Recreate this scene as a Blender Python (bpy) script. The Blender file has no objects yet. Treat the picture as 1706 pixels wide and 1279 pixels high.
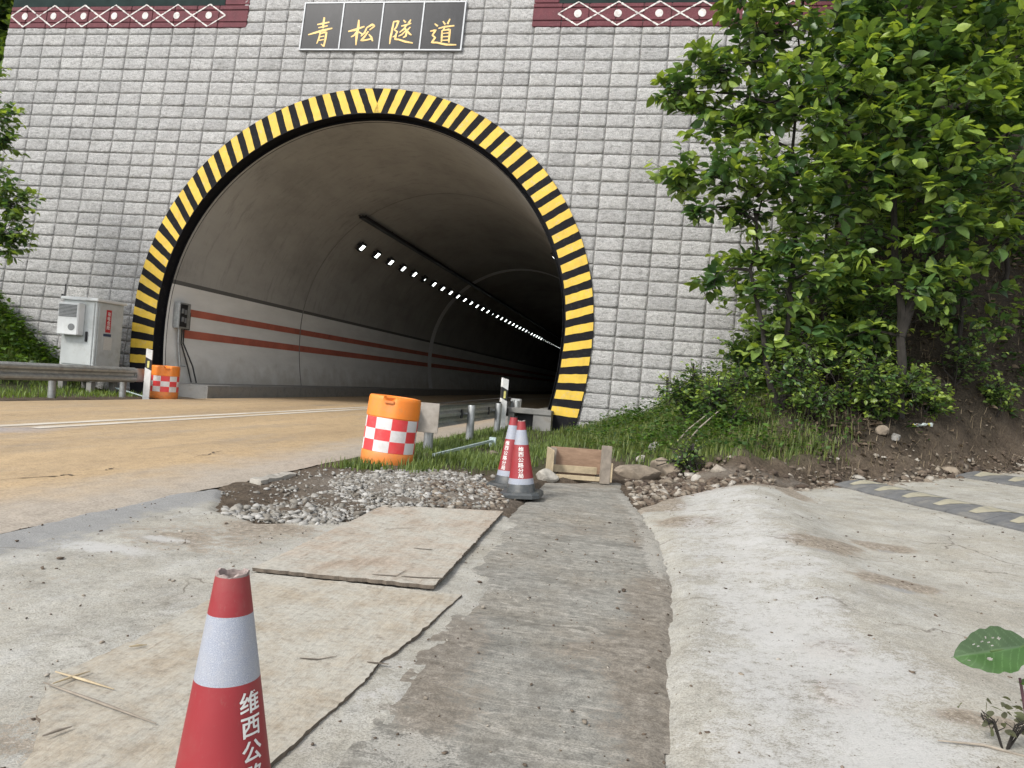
import bpy, bmesh, math, random
import numpy as np
from mathutils import Vector, Matrix
rng = np.random.default_rng(7); random.seed(7)
sc = bpy.context.scene; COL = sc.collection
# ------------------------------------------------------------------ camera, sky, sun, exposure
FPX, YAW, PITCH, ROLL, CAMZ = 1253.5, math.radians(10.24), math.radians(-0.19), math.radians(4.73), 1.0
_f = np.array([-math.sin(YAW), math.cos(YAW), 0.]); _r = np.array([math.cos(YAW), math.sin(YAW), 0.]); _u = np.array([0, 0, 1.])
FW = _f*math.cos(PITCH)+_u*math.sin(PITCH); _u2 = -_f*math.sin(PITCH)+_u*math.cos(PITCH)
RT = _r*math.cos(ROLL)+_u2*math.sin(ROLL); UP = -_r*math.sin(ROLL)+_u2*math.cos(ROLL)
cam = bpy.data.cameras.new('camera'); cam_o = bpy.data.objects.new('camera', cam); COL.objects.link(cam_o)
m = Matrix.Identity(4)
for i in range(3): m[i][0], m[i][1], m[i][2] = RT[i], UP[i], -FW[i]
m[2][3] = CAMZ
cam_o.matrix_world = m
cam.lens = FPX/1706*36; cam.sensor_width = 36; cam.sensor_fit = 'HORIZONTAL'; cam.clip_start = 0.05; cam.clip_end = 2000
sc.camera = cam_o
SUN_EL, SUN_AZ = math.radians(42), math.radians(212)     # azimuth measured from +Y clockwise: behind and to the left
w = bpy.data.worlds.new('World'); sc.world = w; w.use_nodes = True
nt = w.node_tree; bg = nt.nodes['Background']
sky = nt.nodes.new('ShaderNodeTexSky'); sky.sky_type = 'NISHITA'; sky.sun_disc = False
sky.sun_elevation = SUN_EL; sky.sun_rotation = SUN_AZ; sky.dust_density = 4; sky.altitude = 1800
hs = nt.nodes.new('ShaderNodeHueSaturation'); hs.inputs['Saturation'].default_value = 0.22   # thin cloud cover: nearly white sky
nt.links.new(sky.outputs[0], hs.inputs['Color']); nt.links.new(hs.outputs[0], bg.inputs[0]); bg.inputs[1].default_value = 0.15
sl = bpy.data.lights.new('sun', 'SUN'); sl.energy = 1.5; sl.angle = math.radians(14); sl.color = (1, .96, .9)
so = bpy.data.objects.new('sun', sl); COL.objects.link(so)
sd = Vector((math.sin(SUN_AZ)*math.cos(SUN_EL), math.cos(SUN_AZ)*math.cos(SUN_EL), math.sin(SUN_EL)))
so.rotation_euler = sd.to_track_quat('Z', 'Y').to_euler(); so.location = (-5, -10, 20)
vs = sc.view_settings; vs.view_transform = 'Standard'; vs.look = 'None'; vs.gamma = 1; vs.exposure = 1.1
try: sc.cycles.use_denoising = True
except Exception: pass
sc.cycles.max_bounces = 8; sc.cycles.transparent_max_bounces = 8

# ------------------------------------------------------------------ pixel -> place
def ray(px, py): return FW+RT*(px-853)/FPX-UP*(py-639.5)/FPX
WY, BAT = 15.817, 0.1019                       # wall face: y = WY + BAT*(z-1)
WN = np.array([0, -1, BAT])/math.hypot(1, BAT)  # outward normal of the battered face
def wallP(x, z, off=0.):
    return np.array([x, WY+BAT*(z-1), z])+WN*off
def W(px, py):
    d = ray(px, py); t = WY/(d[1]-BAT*d[2]); p = d*t; return p[0], p[2]+1
def hsh(ix, iy, s):
    v = np.sin(ix*127.1+iy*311.7+s*74.7)*43758.5453
    return v-np.floor(v)
def vn(x, y, s=0):
    x = np.asarray(x, float); y = np.asarray(y, float)
    ix, iy = np.floor(x), np.floor(y); fx, fy = x-ix, y-iy
    fx = fx*fx*(3-2*fx); fy = fy*fy*(3-2*fy)
    return (hsh(ix, iy, s)*(1-fx)+hsh(ix+1, iy, s)*fx)*(1-fy)+(hsh(ix, iy+1, s)*(1-fx)+hsh(ix+1, iy+1, s)*fx)*fy
def fbm(x, y, s=0, o=4):
    r = 0; a = .5
    for k in range(o): r = r+a*vn(x*2**k, y*2**k, s+k); a *= .5
    return r
def sstep(a, b, x):
    t = np.clip((np.asarray(x, float)-a)/(b-a), 0, 1); return t*t*(3-2*t)
def splus(x, k=.25): return np.where(x > 6*k, x, k*np.log1p(np.exp(np.clip(x/k, -30, 30))))
YFX = [-3, -1.7, -.7, .3, 1.1, 2.2, 3.6, 6, 9, 16, 30]; YFY = [17, 14.6, 10.3, 8.6, 8.5, 9.3, 10.6, 13.0, 15.2, 19, 26]
def zbase(x, y):
    x = np.asarray(x, float); y = np.asarray(y, float)
    z = .05*splus(x-1.0)
    z = z+(.05+.10*sstep(2, 8, y))*np.exp(-((x-1.05-.02*(y-8))/.42)**2)*sstep(9.6, 8.6, y)
    return z
def zg(x, y):
    x = np.asarray(x, float); y = np.asarray(y, float)
    z = zbase(x, y)
    d = y-np.interp(x, YFX, YFY)
    n = fbm(x*1.3, y*1.3, 3)-.5
    on = sstep(-.35, .6, d+.5*n)
    k = np.interp(x, [-2, -1.4, .2, 1.7, 3, 5, 9, 20], [0, .03, .10, .21, .45, 1.7, 2.0, 2.0])
    berm = .34*np.interp(x, [-1.5, 0, 1, 3, 8], [0, .12, .8, 1, 1])
    bank = on*(berm*(.75+.6*n))+np.maximum(0, d-.5)*k*(1+.35*n)
    lim = np.interp(x, [0, 3, 3.6, 5, 12, 30], [3, 4, 9, 14, 26, 30]); bank = np.minimum(bank, lim)
    z = z+bank
    lb = .75*splus(-13.1-x+.4*n)*sstep(7, 10, y); z = z+np.minimum(lb, 9)
    z = z+.09*np.exp(-((x+1.95)/.75)**2-((y-6.0)/.75)**2)          # gravel heap
    z = z+.03*sstep(-3.1, -2.6, x)*sstep(0, .4, -x)*sstep(5.5, 7.5, y)*(1+2*n)
    tun = (y > 16.15) & (x > -17.2) & (x < 3.3)
    return np.where(tun, -.06, z)
_TS = .3*1.012**np.arange(420); _GC = {}
def G(px, py, dz=0.):
    k = (px, py, dz)
    if k in _GC: return _GC[k].copy()
    d = ray(px, py); o = np.array([0, 0, CAMZ]); ts = _TS
    for _ in range(3):
        P_ = o+ts[:, None]*d; below = P_[:, 2] < zg(P_[:, 0], P_[:, 1])+dz; h = int(np.argmax(below)) if below.any() else len(ts)-1
        ts = np.linspace(ts[max(h-1, 0)], ts[h], 40)
    _GC[k] = o+ts[-1]*d; return _GC[k].copy()
def at_y(px, py, Y): d = ray(px, py); return np.array([0, 0, CAMZ])+d*(Y/d[1])

# ------------------------------------------------------------------ materials
MATS = {}
class NB:
    def __init__(s, name):
        s.m = bpy.data.materials.new(name); s.m.use_nodes = True; s.t = s.m.node_tree
        s.b = s.t.nodes['Principled BSDF']; s.out = s.t.nodes['Material Output']; MATS[name] = s.m
        s.pos = s.t.nodes.new('ShaderNodeNewGeometry').outputs['Position']
    def n(s, k, **kw):
        x = s.t.nodes.new(k)
        for a, v in kw.items(): setattr(x, a, v)
        return x
    def l(s, a, b): s.t.links.new(a, b)
    def setv(s, sock, v):
        if hasattr(v, 'links'): s.l(v, sock)
        elif isinstance(v, (tuple, list)) and len(v) == 3 and sock.type == 'RGBA': sock.default_value = (*v, 1)
        else: sock.default_value = v
    def noise(s, scale, detail=4, rough=.6, vec=None, stretch=None, dist=0):
        v = vec or s.pos
        if stretch:
            mp = s.n('ShaderNodeMapping'); s.l(v, mp.inputs[0]); mp.inputs['Scale'].default_value = stretch; v = mp.outputs[0]
        x = s.n('ShaderNodeTexNoise'); s.l(v, x.inputs['Vector']); x.inputs['Scale'].default_value = scale
        x.inputs['Detail'].default_value = detail; x.inputs['Roughness'].default_value = rough; x.inputs['Distortion'].default_value = dist
        return x.outputs['Fac']
    def vor(s, scale, feat='F1', stretch=None):
        v = s.pos
        if stretch:
            mp = s.n('ShaderNodeMapping'); s.l(v, mp.inputs[0]); mp.inputs['Scale'].default_value = stretch; v = mp.outputs[0]
        x = s.n('ShaderNodeTexVoronoi', feature=feat); s.l(v, x.inputs['Vector']); x.inputs['Scale'].default_value = scale
        return x.outputs['Distance']
    def ramp(s, fac, stops):
        r = s.n('ShaderNodeValToRGB'); s.l(fac, r.inputs[0]); e = r.color_ramp.elements
        while len(e) < len(stops): e.new(.5)
        for q, (p, c) in zip(e, stops):
            q.position = p; q.color = (*c, 1) if isinstance(c, (tuple, list)) else (c, c, c, 1)
        return r.outputs[0]
    def math(s, op, a, b=0.):
        x = s.n('ShaderNodeMath', operation=op); s.setv(x.inputs[0], a); s.setv(x.inputs[1], b); return x.outputs[0]
    def mix(s, fac, a, b, mode='MIX'):
        x = s.n('ShaderNodeMix', data_type='RGBA', blend_type=mode); s.setv(x.inputs[0], fac); s.setv(x.inputs[6], a); s.setv(x.inputs[7], b); return x.outputs[2]
    def attr(s, name):
        x = s.n('ShaderNodeAttribute', attribute_name=name); return x
    def sep(s, v):
        x = s.n('ShaderNodeSeparateXYZ'); s.l(v, x.inputs[0]); return x.outputs
    def bump(s, h, strength=.5, dist=.01):
        x = s.n('ShaderNodeBump'); s.l(h, x.inputs['Height']); x.inputs['Strength'].default_value = strength; x.inputs['Distance'].default_value = dist
        s.l(x.outputs[0], s.b.inputs['Normal']); return x
    def done(s, col, rough=.8, metal=0., spec=None):
        s.setv(s.b.inputs['Base Color'], col); s.setv(s.b.inputs['Roughness'], rough); s.setv(s.b.inputs['Metallic'], metal)
        if spec is not None: s.b.inputs['Specular IOR Level'].default_value = spec
        return s.m
def sub(c, k): return tuple(min(1, v*k) for v in c)
def simple(name, c, rough=.6, metal=0., var=.25, scale=12, bump=.15, bscale=60, dirt=None, spec=None):
    b = NB(name); n1 = b.noise(scale, 5); col = b.ramp(n1, [(.3, sub(c, 1-var)), (.7, sub(c, 1+var*.6))])
    if dirt:
        d = b.ramp(b.noise(5, 6, .7), [(.5, 0.), (.72, 1.)]); col = b.mix(b.math('MULTIPLY', d, dirt[1]), col, dirt[0])
    if bump: b.bump(b.noise(bscale, 4), bump, .004)
    return b.done(col, rough, metal, spec)
# rough split-face stone blocks: tone of each block from its cell, speckle and grime
b = NB('block_stone'); px, py_, pz = b.sep(b.pos)[:3]
cx_ = b.math('FLOOR', b.math('DIVIDE', b.math('ADD', px, 16.362), .6)); cz_ = b.math('FLOOR', b.math('DIVIDE', b.math('SUBTRACT', 8.799, pz), .3041))
cv = b.n('ShaderNodeCombineXYZ'); b.l(cx_, cv.inputs[0]); b.l(cz_, cv.inputs[1])
wn = b.n('ShaderNodeTexWhiteNoise', noise_dimensions='2D'); b.l(cv.outputs[0], wn.inputs['Vector'])
c = b.ramp(wn.outputs['Value'], [(0., (.56, .553, .54)), (.15, (.615, .607, .592)), (.8, (.66, .651, .634)), (1., (.70, .69, .667))])
sp = b.noise(48, 6, .78); c = b.mix(1., c, b.ramp(sp, [(.40, .66), (.47, .97), (.54, 1.06), (.61, 1.2)]), 'MULTIPLY'); pt_ = b.noise(15, 7, .8, stretch=(.7, 1, 1.3)); c = b.mix(1., c, b.ramp(pt_, [(.38, .68), (.46, .95), (.52, 1.05), (.6, 1.16)]), 'MULTIPLY')
gr = b.noise(1.1, 6, .7, stretch=(1.6, 1, .55)); c = b.mix(b.ramp(gr, [(.54, 0.), (.74, .42)]), c, (.27, .262, .245))
ms = b.noise(3.2, 5, .7); c = b.mix(b.ramp(ms, [(.62, 0.), (.8, .35)]), c, (.30, .30, .22))
h = b.math('ADD', pt_, b.math('MULTIPLY', b.noise(32, 6, .78), .7)); b.bump(h, 1., .10); b.done(c, .93, spec=.25)
b = NB('joint_mortar'); b.bump(b.noise(60, 4), .4, .006); b.done(b.ramp(b.noise(8, 4), [(.3, (.17, .166, .155)), (.7, (.27, .262, .245))]), .95)
simple('joint_nub', (.42, .41, .39), .9)
b = NB('red_paint_stone'); c = b.ramp(b.noise(5, 6, .7), [(.3, (.085, .024, .030)), (.6, (.125, .032, .040)), (.8, (.17, .06, .062))])
c = b.mix(b.ramp(b.noise(40, 5, .7), [(.55, 0.), (.75, .35)]), c, (.25, .19, .18)); b.bump(b.noise(24, 6, .7), .7, .015); b.done(c, .85)
simple('dark_green_panel', (.016, .028, .026), .75, var=.3, scale=3, bump=.03, spec=.1)
simple('worn_white_paint', (.58, .55, .52), .8, var=.35, scale=14)
b = NB('polished_granite'); c = b.ramp(b.noise(70, 5, .7), [(.35, (.008, .009, .011)), (.7, (.022, .023, .027))])
c = b.mix(b.ramp(b.noise(2.4, 6, .7, stretch=(1, 1, .4)), [(.45, 0.), (.75, .5)]), c, (.045, .045, .052)); b.done(c, .30, spec=.12)
simple('steel_frame', (.30, .31, .32), .5, .3, var=.15)
b = NB('gold_paint'); c = b.ramp(b.noise(22, 4), [(.3, (.36, .23, .07)), (.65, (.55, .38, .13))]); b.done(c, .5, .2)
def paint(name, c, wear, amt=.5):
    b = NB(name); n1 = b.noise(3.5, 5, .6); col = b.ramp(n1, [(.3, sub(c, .82)), (.7, sub(c, 1.08))])
    k = b.ramp(b.noise(9, 8, .75), [(.565, 0.), (.60, amt)]); col = b.mix(k, col, wear)
    st = b.noise(4, 5, .7, stretch=(2.5, 1, .5)); col = b.mix(b.ramp(st, [(.5, 0.), (.8, .35)]), col, sub(c, .45)); b.bump(b.noise(70, 4), .2, .004); return b.done(col, .62)
paint('yellow_paint', (.62, .41, .035), (.45, .36, .20), .5)
paint('black_paint', (.009, .009, .011), (.035, .035, .033), .4); MATS['black_paint'].node_tree.nodes['Principled BSDF'].inputs['Specular IOR Level'].default_value = .15; MATS['black_paint'].node_tree.nodes['Principled BSDF'].inputs['Roughness'].default_value = .8
# tunnel lining: pale painted lower walls, sooty concrete above
b = NB('lining_concrete'); z = b.sep(b.pos)[2]
up = b.ramp(b.noise(.7, 6, .65, stretch=(1, .5, 1)), [(.3, (.26, .255, .24)), (.5, (.335, .33, .312)), (.75, (.40, .395, .375))])
up = b.mix(b.ramp(b.noise(2.2, 7, .75, stretch=(1, 2.2, .35)), [(.52, 0.), (.72, .55)]), up, (.16, .156, .148))
lo = b.ramp(b.noise(.9, 6, .65, stretch=(1, .6, 2.5)), [(.3, (.60, .60, .58)), (.7, (.74, .74, .72))])
lo = b.mix(b.ramp(b.math('ADD', b.math('MULTIPLY', z, -.55), b.noise(1.5, 6, .7)), [(.0, 0.), (.35, .7)]), lo, (.44, .41, .36))
k = b.ramp(b.math('ADD', z, b.math('MULTIPLY', b.noise(6, 3), .02)), [(0., 0.), (1., 1.)]); lt = b.math('LESS_THAN', z, 2.66); ln = b.math('LESS_THAN', z, 2.76)
c = b.mix(ln, up, (.10, .10, .096)); c = b.mix(lt, c, lo); b.bump(b.noise(18, 5), .15, .01); b.done(c, .85)
simple('red_stripe_paint', (.46, .13, .085), .7, var=.25, scale=2.5, dirt=((.12, .06, .05), .6))
simple('pale_ring_paint', (.80, .80, .80), .5, var=.1)
simple('kerb_concrete', (.24, .235, .22), .9, var=.3, scale=5, bump=.4, bscale=30, dirt=((.13, .11, .085), .7))
b = NB('lamp_glow'); b.b.inputs['Emission Color'].default_value = (.93, 1, .96, 1); b.b.inputs['Emission Strength'].default_value = 3.0; b.done((.8, .8, .8), .4)
simple('dark_metal', (.03, .03, .032), .5, .5, var=.2)
simple('cable_rubber', (.02, .02, .02), .6)
# galvanised steel
b = NB('galvanised'); c = b.ramp(b.noise(9, 5, .65), [(.3, (.24, .245, .24)), (.7, (.40, .41, .40))])
c = b.mix(b.ramp(b.noise(5, 6, .7, stretch=(1, 1, .4)), [(.55, 0.), (.78, .6)]), c, (.17, .13, .09)); b.bump(b.noise(40, 4), .12, .003); b.done(c, .48, .55)
simple('plate_grey', (.30, .27, .235), .8, var=.2, dirt=((.2, .16, .12), .6))
simple('white_post', (.70, .70, .68), .55, var=.12, dirt=((.34, .30, .24), .5))
simple('post_black', (.02, .02, .022), .5)
simple('reflector_yellow', (.72, .66, .22), .35)
def plastic(name, c, dirt, amt):
    b = NB(name); col = b.ramp(b.noise(4, 5), [(.3, sub(c, .88)), (.7, sub(c, 1.05))]); col = b.mix(b.ramp(b.noise(7, 7, .72), [(.48, 0.), (.72, amt)]), col, dirt)
    col = b.mix(b.ramp(b.noise(90, 3, .7, stretch=(1, 1, .3)), [(.62, 0.), (.7, .3)]), col, dirt); b.bump(b.noise(35, 4), .08, .004)
    return b.done(col, .5)
plastic('drum_orange', (.80, .22, .02), (.42, .20, .07), .7)
plastic('drum_orange_low', (.66, .20, .035), (.34, .19, .09), .75)
plastic('drum_red', (.68, .045, .05), (.5, .16, .14), .5)
plastic('drum_white', (.66, .64, .63), (.45, .41, .37), .65)
plastic('cone_red', (.26, .018, .024), (.22, .085, .072), .4)
b = NB('cone_white'); hx = b.vor(330, 'DISTANCE_TO_EDGE'); c = b.mix(b.ramp(hx, [(.02, 1.), (.09, 0.)]), (.25, .272, .325), (.38, .40, .45))
c = b.mix(b.ramp(b.noise(14, 7, .75), [(.46, 0.), (.7, .6)]), c, (.36, .355, .36)); b.bump(hx, .2, .001); b.done(c, .42)
plastic('cone_black', (.045, .05, .052), (.16, .15, .13), .7)
simple('cone_text_white', (.66, .65, .62), .6, var=.12)
simple('worn_rim', (.30, .24, .22), .95, var=.5, scale=60)
simple('cabinet_grey', (.46, .48, .47), .5, var=.1, scale=3, bump=.03, dirt=((.26, .25, .21), .45))
simple('cabinet_white', (.66, .67, .66), .5, var=.08, scale=3, bump=.03, dirt=((.36, .35, .31), .35))
simple('grille_grey', (.17, .175, .175), .6)
simple('sticker_red', (.45, .02, .03), .5, var=.12)
simple('sticker_blue', (.03, .05, .10), .5)
simple('sticker_paper', (.55, .54, .50), .6, var=.12, scale=40)
# ground materials: 'mask' colour attribute says where each material or painted shade lies (r, g, b), noise breaks its edges
b = NB('earth'); a = b.sep(b.attr('mask').outputs['Color'])
n1 = b.noise(2.2, 7, .7); n2 = b.noise(28, 6, .7)
c = b.ramp(n1, [(.25, (.060, .045, .033)), (.5, (.110, .084, .060)), (.75, (.165, .132, .098))])
c = b.mix(1., c, b.ramp(n2, [(.3, .55), (.6, 1.1), (.8, 1.4)]), 'MULTIPLY')
c = b.mix(b.math('MULTIPLY', a[0], b.ramp(n2, [(.35, .5), (.65, 1.)])), c, (.048, .060, .022))
c = b.mix(b.math('MULTIPLY', a[1], b.ramp(n2, [(.3, .55), (.6, 1.)])), c, (.30, .275, .24))
c = b.mix(b.math('MULTIPLY', a[2], .95), c, b.ramp(n2, [(.38, (.012, .010, .007)), (.62, (.050, .040, .027))]))  # leaf litter taken near black: shade under the trees put into the colour
h = b.math('ADD', b.noise(45, 6, .7), b.math('MULTIPLY', b.noise(9, 5, .7), 1.5)); b.bump(h, .9, .03); b.done(c, .97, spec=.2)
b = NB('concrete_pale'); a = b.sep(b.attr('mask').outputs['Color']); n2 = b.noise(30, 7, .75); n3 = b.noise(3.0, 7, .68); n4 = b.noise(150, 4, .8)
c = b.ramp(n3, [(.32, (.29, .274, .236)), (.5, (.38, .364, .318)), (.68, (.465, .45, .403))])
c = b.mix(b.ramp(b.noise(7, 6, .7, stretch=(1, .45, 1)), [(.50, 0.), (.66, .5)]), c, (.47, .463, .435))
c = b.mix(b.ramp(b.noise(1.3, 5, .7), [(.45, 0.), (.66, .5)]), c, (.36, .325, .255))
c = b.mix(1., c, b.ramp(n2, [(.3, .66), (.46, .95), (.6, 1.03), (.7, 1.15)]), 'MULTIPLY'); c = b.mix(1., c, b.ramp(n4, [(.40, .70), (.5, 1.), (.60, 1.15)]), 'MULTIPLY')
edge = b.math('ADD', b.math('ADD', b.math('MULTIPLY', b.math('SUBTRACT', n2, .5), 1.6), b.math('MULTIPLY', b.math('SUBTRACT', n4, .5), 1.3)), b.math('MULTIPLY', b.math('SUBTRACT', b.noise(7, 6, .7), .5), 1.6))
k = b.ramp(b.math('ADD', a[0], b.math('MULTIPLY', edge, 1.1)), [(.43, 0.), (.55, 1.)]); c = b.mix(b.math('MULTIPLY', k, .8), c, b.mix(1., b.ramp(n2, [(.38, (.13, .10, .07)), (.5, (.24, .195, .145)), (.62, (.36, .31, .25))]), b.ramp(n4, [(.36, .6), (.5, 1.), (.64, 1.3)]), 'MULTIPLY'))
k = b.ramp(b.math('ADD', a[1], b.math('MULTIPLY', edge, .8)), [(.35, 0.), (.7, 1.)]); c = b.mix(b.math('MULTIPLY', k, .9), c, b.ramp(n4, [(.3, (.15, .15, .148)), (.5, (.25, .25, .245)), (.7, (.36, .36, .35))]))
k = b.ramp(b.math('ADD', a[2], b.math('MULTIPLY', edge, .7)), [(.4, 0.), (.7, 1.)]); c = b.mix(b.math('MULTIPLY', k, .7), c, (.49, .485, .47))
ck = b.n('ShaderNodeTexVoronoi', feature='DISTANCE_TO_EDGE'); wv = b.n('ShaderNodeVectorMath', operation='ADD'); nz = b.n('ShaderNodeTexNoise'); nz.inputs['Scale'].default_value = 3.; nz.inputs['Detail'].default_value = 6; b.l(b.pos, nz.inputs['Vector']); b.l(b.pos, wv.inputs[0]); sc2 = b.n('ShaderNodeVectorMath', operation='SCALE'); b.l(nz.outputs['Color'], sc2.inputs[0]); sc2.inputs['Scale'].default_value = .5; b.l(sc2.outputs[0], wv.inputs[1]); b.l(wv.outputs[0], ck.inputs['Vector']); ck.inputs['Scale'].default_value = .75
c = b.mix(b.math('MULTIPLY', b.ramp(ck.outputs['Distance'], [(.002, 1.), (.007, 0.)]), b.ramp(b.noise(.9, 3), [(.48, 0.), (.56, .8)])), c, (.12, .10, .08))
pits = b.ramp(b.vor(42), [(.07, 0.), (.17, 1.)]); c = b.mix(b.math('MULTIPLY', b.math('SUBTRACT', 1., pits), b.ramp(n3, [(.4, .15), (.6, .6)])), c, (.15, .13, .105))
h = b.math('ADD', n2, b.math('MULTIPLY', n4, .6)); b.bump(h, .55, .012); b.done(c, .93, spec=.25)
b = NB('concrete_wet'); a = b.sep(b.attr('mask').outputs['Color']); n2 = b.noise(26, 7, .75); n4 = b.noise(140, 4, .8)
bands = b.noise(2.4, 6, .6, stretch=(.55, 2.6, 1), dist=.5)
c = b.ramp(bands, [(.30, (.155, .15, .13)), (.42, (.205, .198, .174)), (.5, (.25, .241, .212)), (.58, (.215, .207, .181)), (.70, (.285, .272, .238))])
c = b.mix(b.ramp(b.noise(1.2, 5, .7), [(.45, 0.), (.7, .6)]), c, (.24, .205, .155))
fl = b.noise(3.3, 3, .5, stretch=(.35, 2.4, 1), dist=1.2)
c = b.mix(b.ramp(fl, [(.478, 0.), (.496, .45), (.508, .45), (.526, 0.)]), c, (.40, .375, .33))
c = b.mix(1., c, b.ramp(n2, [(.38, .72), (.5, 1.), (.62, 1.18)]), 'MULTIPLY'); c = b.mix(1., c, b.ramp(n4, [(.40, .68), (.5, 1.), (.60, 1.22)]), 'MULTIPLY'); c = b.mix(b.ramp(b.noise(5, 7, .78), [(.52, 0.), (.60, .45)]), c, (.12, .11, .092))
edge = b.math('ADD', b.math('ADD', b.math('MULTIPLY', b.math('SUBTRACT', n2, .5), 1.6), b.math('MULTIPLY', b.math('SUBTRACT', n4, .5), 1.3)), b.math('MULTIPLY', b.math('SUBTRACT', b.noise(7, 6, .7), .5), 1.6))
k = b.ramp(b.math('ADD', a[0], b.math('MULTIPLY', edge, 1.1)), [(.35, 0.), (.65, 1.)]); c = b.mix(b.math('MULTIPLY', k, .5), c, b.mix(1., b.ramp(n2, [(.3, (.085, .065, .046)), (.5, (.155, .122, .09)), (.68, (.25, .21, .165))]), b.ramp(n4, [(.36, .6), (.5, 1.), (.64, 1.3)]), 'MULTIPLY'))
k = b.ramp(b.math('ADD', a[1], b.math('MULTIPLY', edge, 1.)), [(.4, 0.), (.65, 1.)]); c = b.mix(b.math('MULTIPLY', k, .7), c, b.ramp(n4, [(.40, (.27, .255, .22)), (.55, (.40, .385, .345))]))
ro = b.ramp(bands, [(.3, .62), (.55, .85)]); b.bump(b.math('ADD', n2, b.math('MULTIPLY', n4, .5)), .35, .008); b.done(c, ro, spec=.35)
b = NB('muddy_road'); n1 = b.noise(.55, 7, .68, stretch=(2.2, .22, 1)); n2 = b.noise(60, 5, .75)
c = b.ramp(n1, [(.28, (.34, .245, .148)), (.5, (.42, .305, .178)), (.7, (.47, .34, .195))])
c = b.mix(b.ramp(b.noise(1.4, 6, .7, stretch=(1.6, .3, 1)), [(.50, 0.), (.78, .6)]), c, (.27, .24, .205))
px = b.sep(b.pos)[0]; py_ = b.sep(b.pos)[1]
e = b.math('ADD', px, b.math('MULTIPLY', b.noise(1.6, 6, .7), .9)); c = b.mix(b.ramp(b.math('ADD', e, 4.0), [(.35, 0.), (1., .75)]), c, (.37, .34, .30))
gx = b.math('ABSOLUTE', b.math('ADD', px, 6.75)); gy = b.math('MULTIPLY', b.math('MAXIMUM', b.math('SUBTRACT', py_, 7.2), 0.), .35)
g = b.math('ADD', b.math('ADD', gx, gy), b.math('MULTIPLY', b.noise(1.2, 5, .7), 1.1)); c = b.mix(b.ramp(g, [(.55, .8), (1.25, 0.)]), c, (.29, .28, .30))
c = b.mix(1., c, b.ramp(b.noise(11, 7, .75, stretch=(1, .5, 1)), [(.38, .87), (.5, 1.), (.62, 1.07)]), 'MULTIPLY'); c = b.mix(1., c, b.ramp(n2, [(.38, .72), (.5, 1.), (.62, 1.12)]), 'MULTIPLY'); b.bump(n2, .35, .008); b.done(c, b.ramp(n1, [(.3, .5), (.7, .78)]), spec=.4)
b = NB('lane_paint'); c = b.ramp(b.noise(2, 6, .7, stretch=(3, .4, 1)), [(.3, (.42, .36, .27)), (.7, (.66, .62, .55))]); b.done(c, .7)
simple('crack_dark', (.10, .075, .05), .95)
b = NB('plywood'); a = b.attr('tint').outputs['Color']; n1 = b.noise(3, 7, .7, stretch=(4.5, .5, 1)); n2 = b.noise(40, 6, .75); n5 = b.noise(9, 6, .7, stretch=(3.5, .5, 1))
c = b.ramp(n1, [(.30, (.24, .20, .152)), (.5, (.34, .30, .245)), (.70, (.42, .38, .318))]); c = b.mix(.75, c, a, 'MULTIPLY')
c = b.mix(b.ramp(b.noise(2.6, 8, .76), [(.38, 0.), (.58, .9)]), c, (.40, .382, .332)); c = b.mix(b.ramp(n5, [(.60, 0.), (.72, .6)]), c, (.19, .14, .10))
c = b.mix(b.ramp(b.noise(18, 7, .75), [(.56, 0.), (.68, .5)]), c, (.17, .14, .11)); c = b.mix(1., c, b.ramp(n2, [(.3, .68), (.48, 1.), (.7, 1.15)]), 'MULTIPLY'); b.bump(b.math('ADD', n5, b.math('MULTIPLY', n2, .5)), .6, .012); b.done(c, .92, spec=.2)
simple('plywood_edge', (.13, .105, .08), .95, var=.4, scale=30)
b = NB('form_wood'); n1 = b.noise(6, 6, .65, stretch=(.6, 3, 4)); c = b.ramp(n1, [(.3, (.20, .125, .08)), (.7, (.33, .22, .145))]); b.bump(n1, .2, .005); b.done(c, .8)
simple('raw_timber', (.42, .34, .22), .85, var=.25, scale=14)
simple('grey_timber', (.24, .205, .165), .9, var=.3, scale=14)
for nm, c in dict(stone_grey=(.25, .24, .22), stone_pale=(.36, .335, .29), stone_brown=(.22, .18, .135), clod=(.12, .088, .062)).items(): simple(nm, c, .95, var=.45, scale=9, bump=.6, bscale=40)
b = NB('gravel_stone'); rp = b.n('ShaderNodeNewGeometry').outputs['Random Per Island']; c = b.ramp(rp, [(0., (.13, .11, .085)), (.4, (.24, .225, .195)), (.8, (.33, .32, .295)), (1., (.43, .415, .385))])
c = b.mix(1., c, b.ramp(b.noise(40, 5), [(.3, .7), (.7, 1.1)]), 'MULTIPLY'); b.done(c, .95)
b = NB('clod_stone'); rp = b.n('ShaderNodeNewGeometry').outputs['Random Per Island']; c = b.ramp(rp, [(0., (.07, .05, .036)), (.5, (.14, .105, .075)), (.85, (.26, .22, .17)), (1., (.40, .37, .32))])
c = b.mix(1., c, b.ramp(b.noise(40, 5), [(.3, .6), (.7, 1.1)]), 'MULTIPLY'); b.done(c, .97)
b = NB('rubber'); c = b.ramp(b.noise(6, 6, .7), [(.3, (.085, .088, .092)), (.7, (.15, .15, .15))]); c = b.mix(b.ramp(b.noise(4, 7, .75), [(.46, 0.), (.64, .55)]), c, (.24, .225, .195)); b.bump(b.noise(70, 3), .3, .004); b.done(c, .75)
paint('bump_yellow', (.38, .35, .26), (.25, .235, .205), .85)
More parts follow.
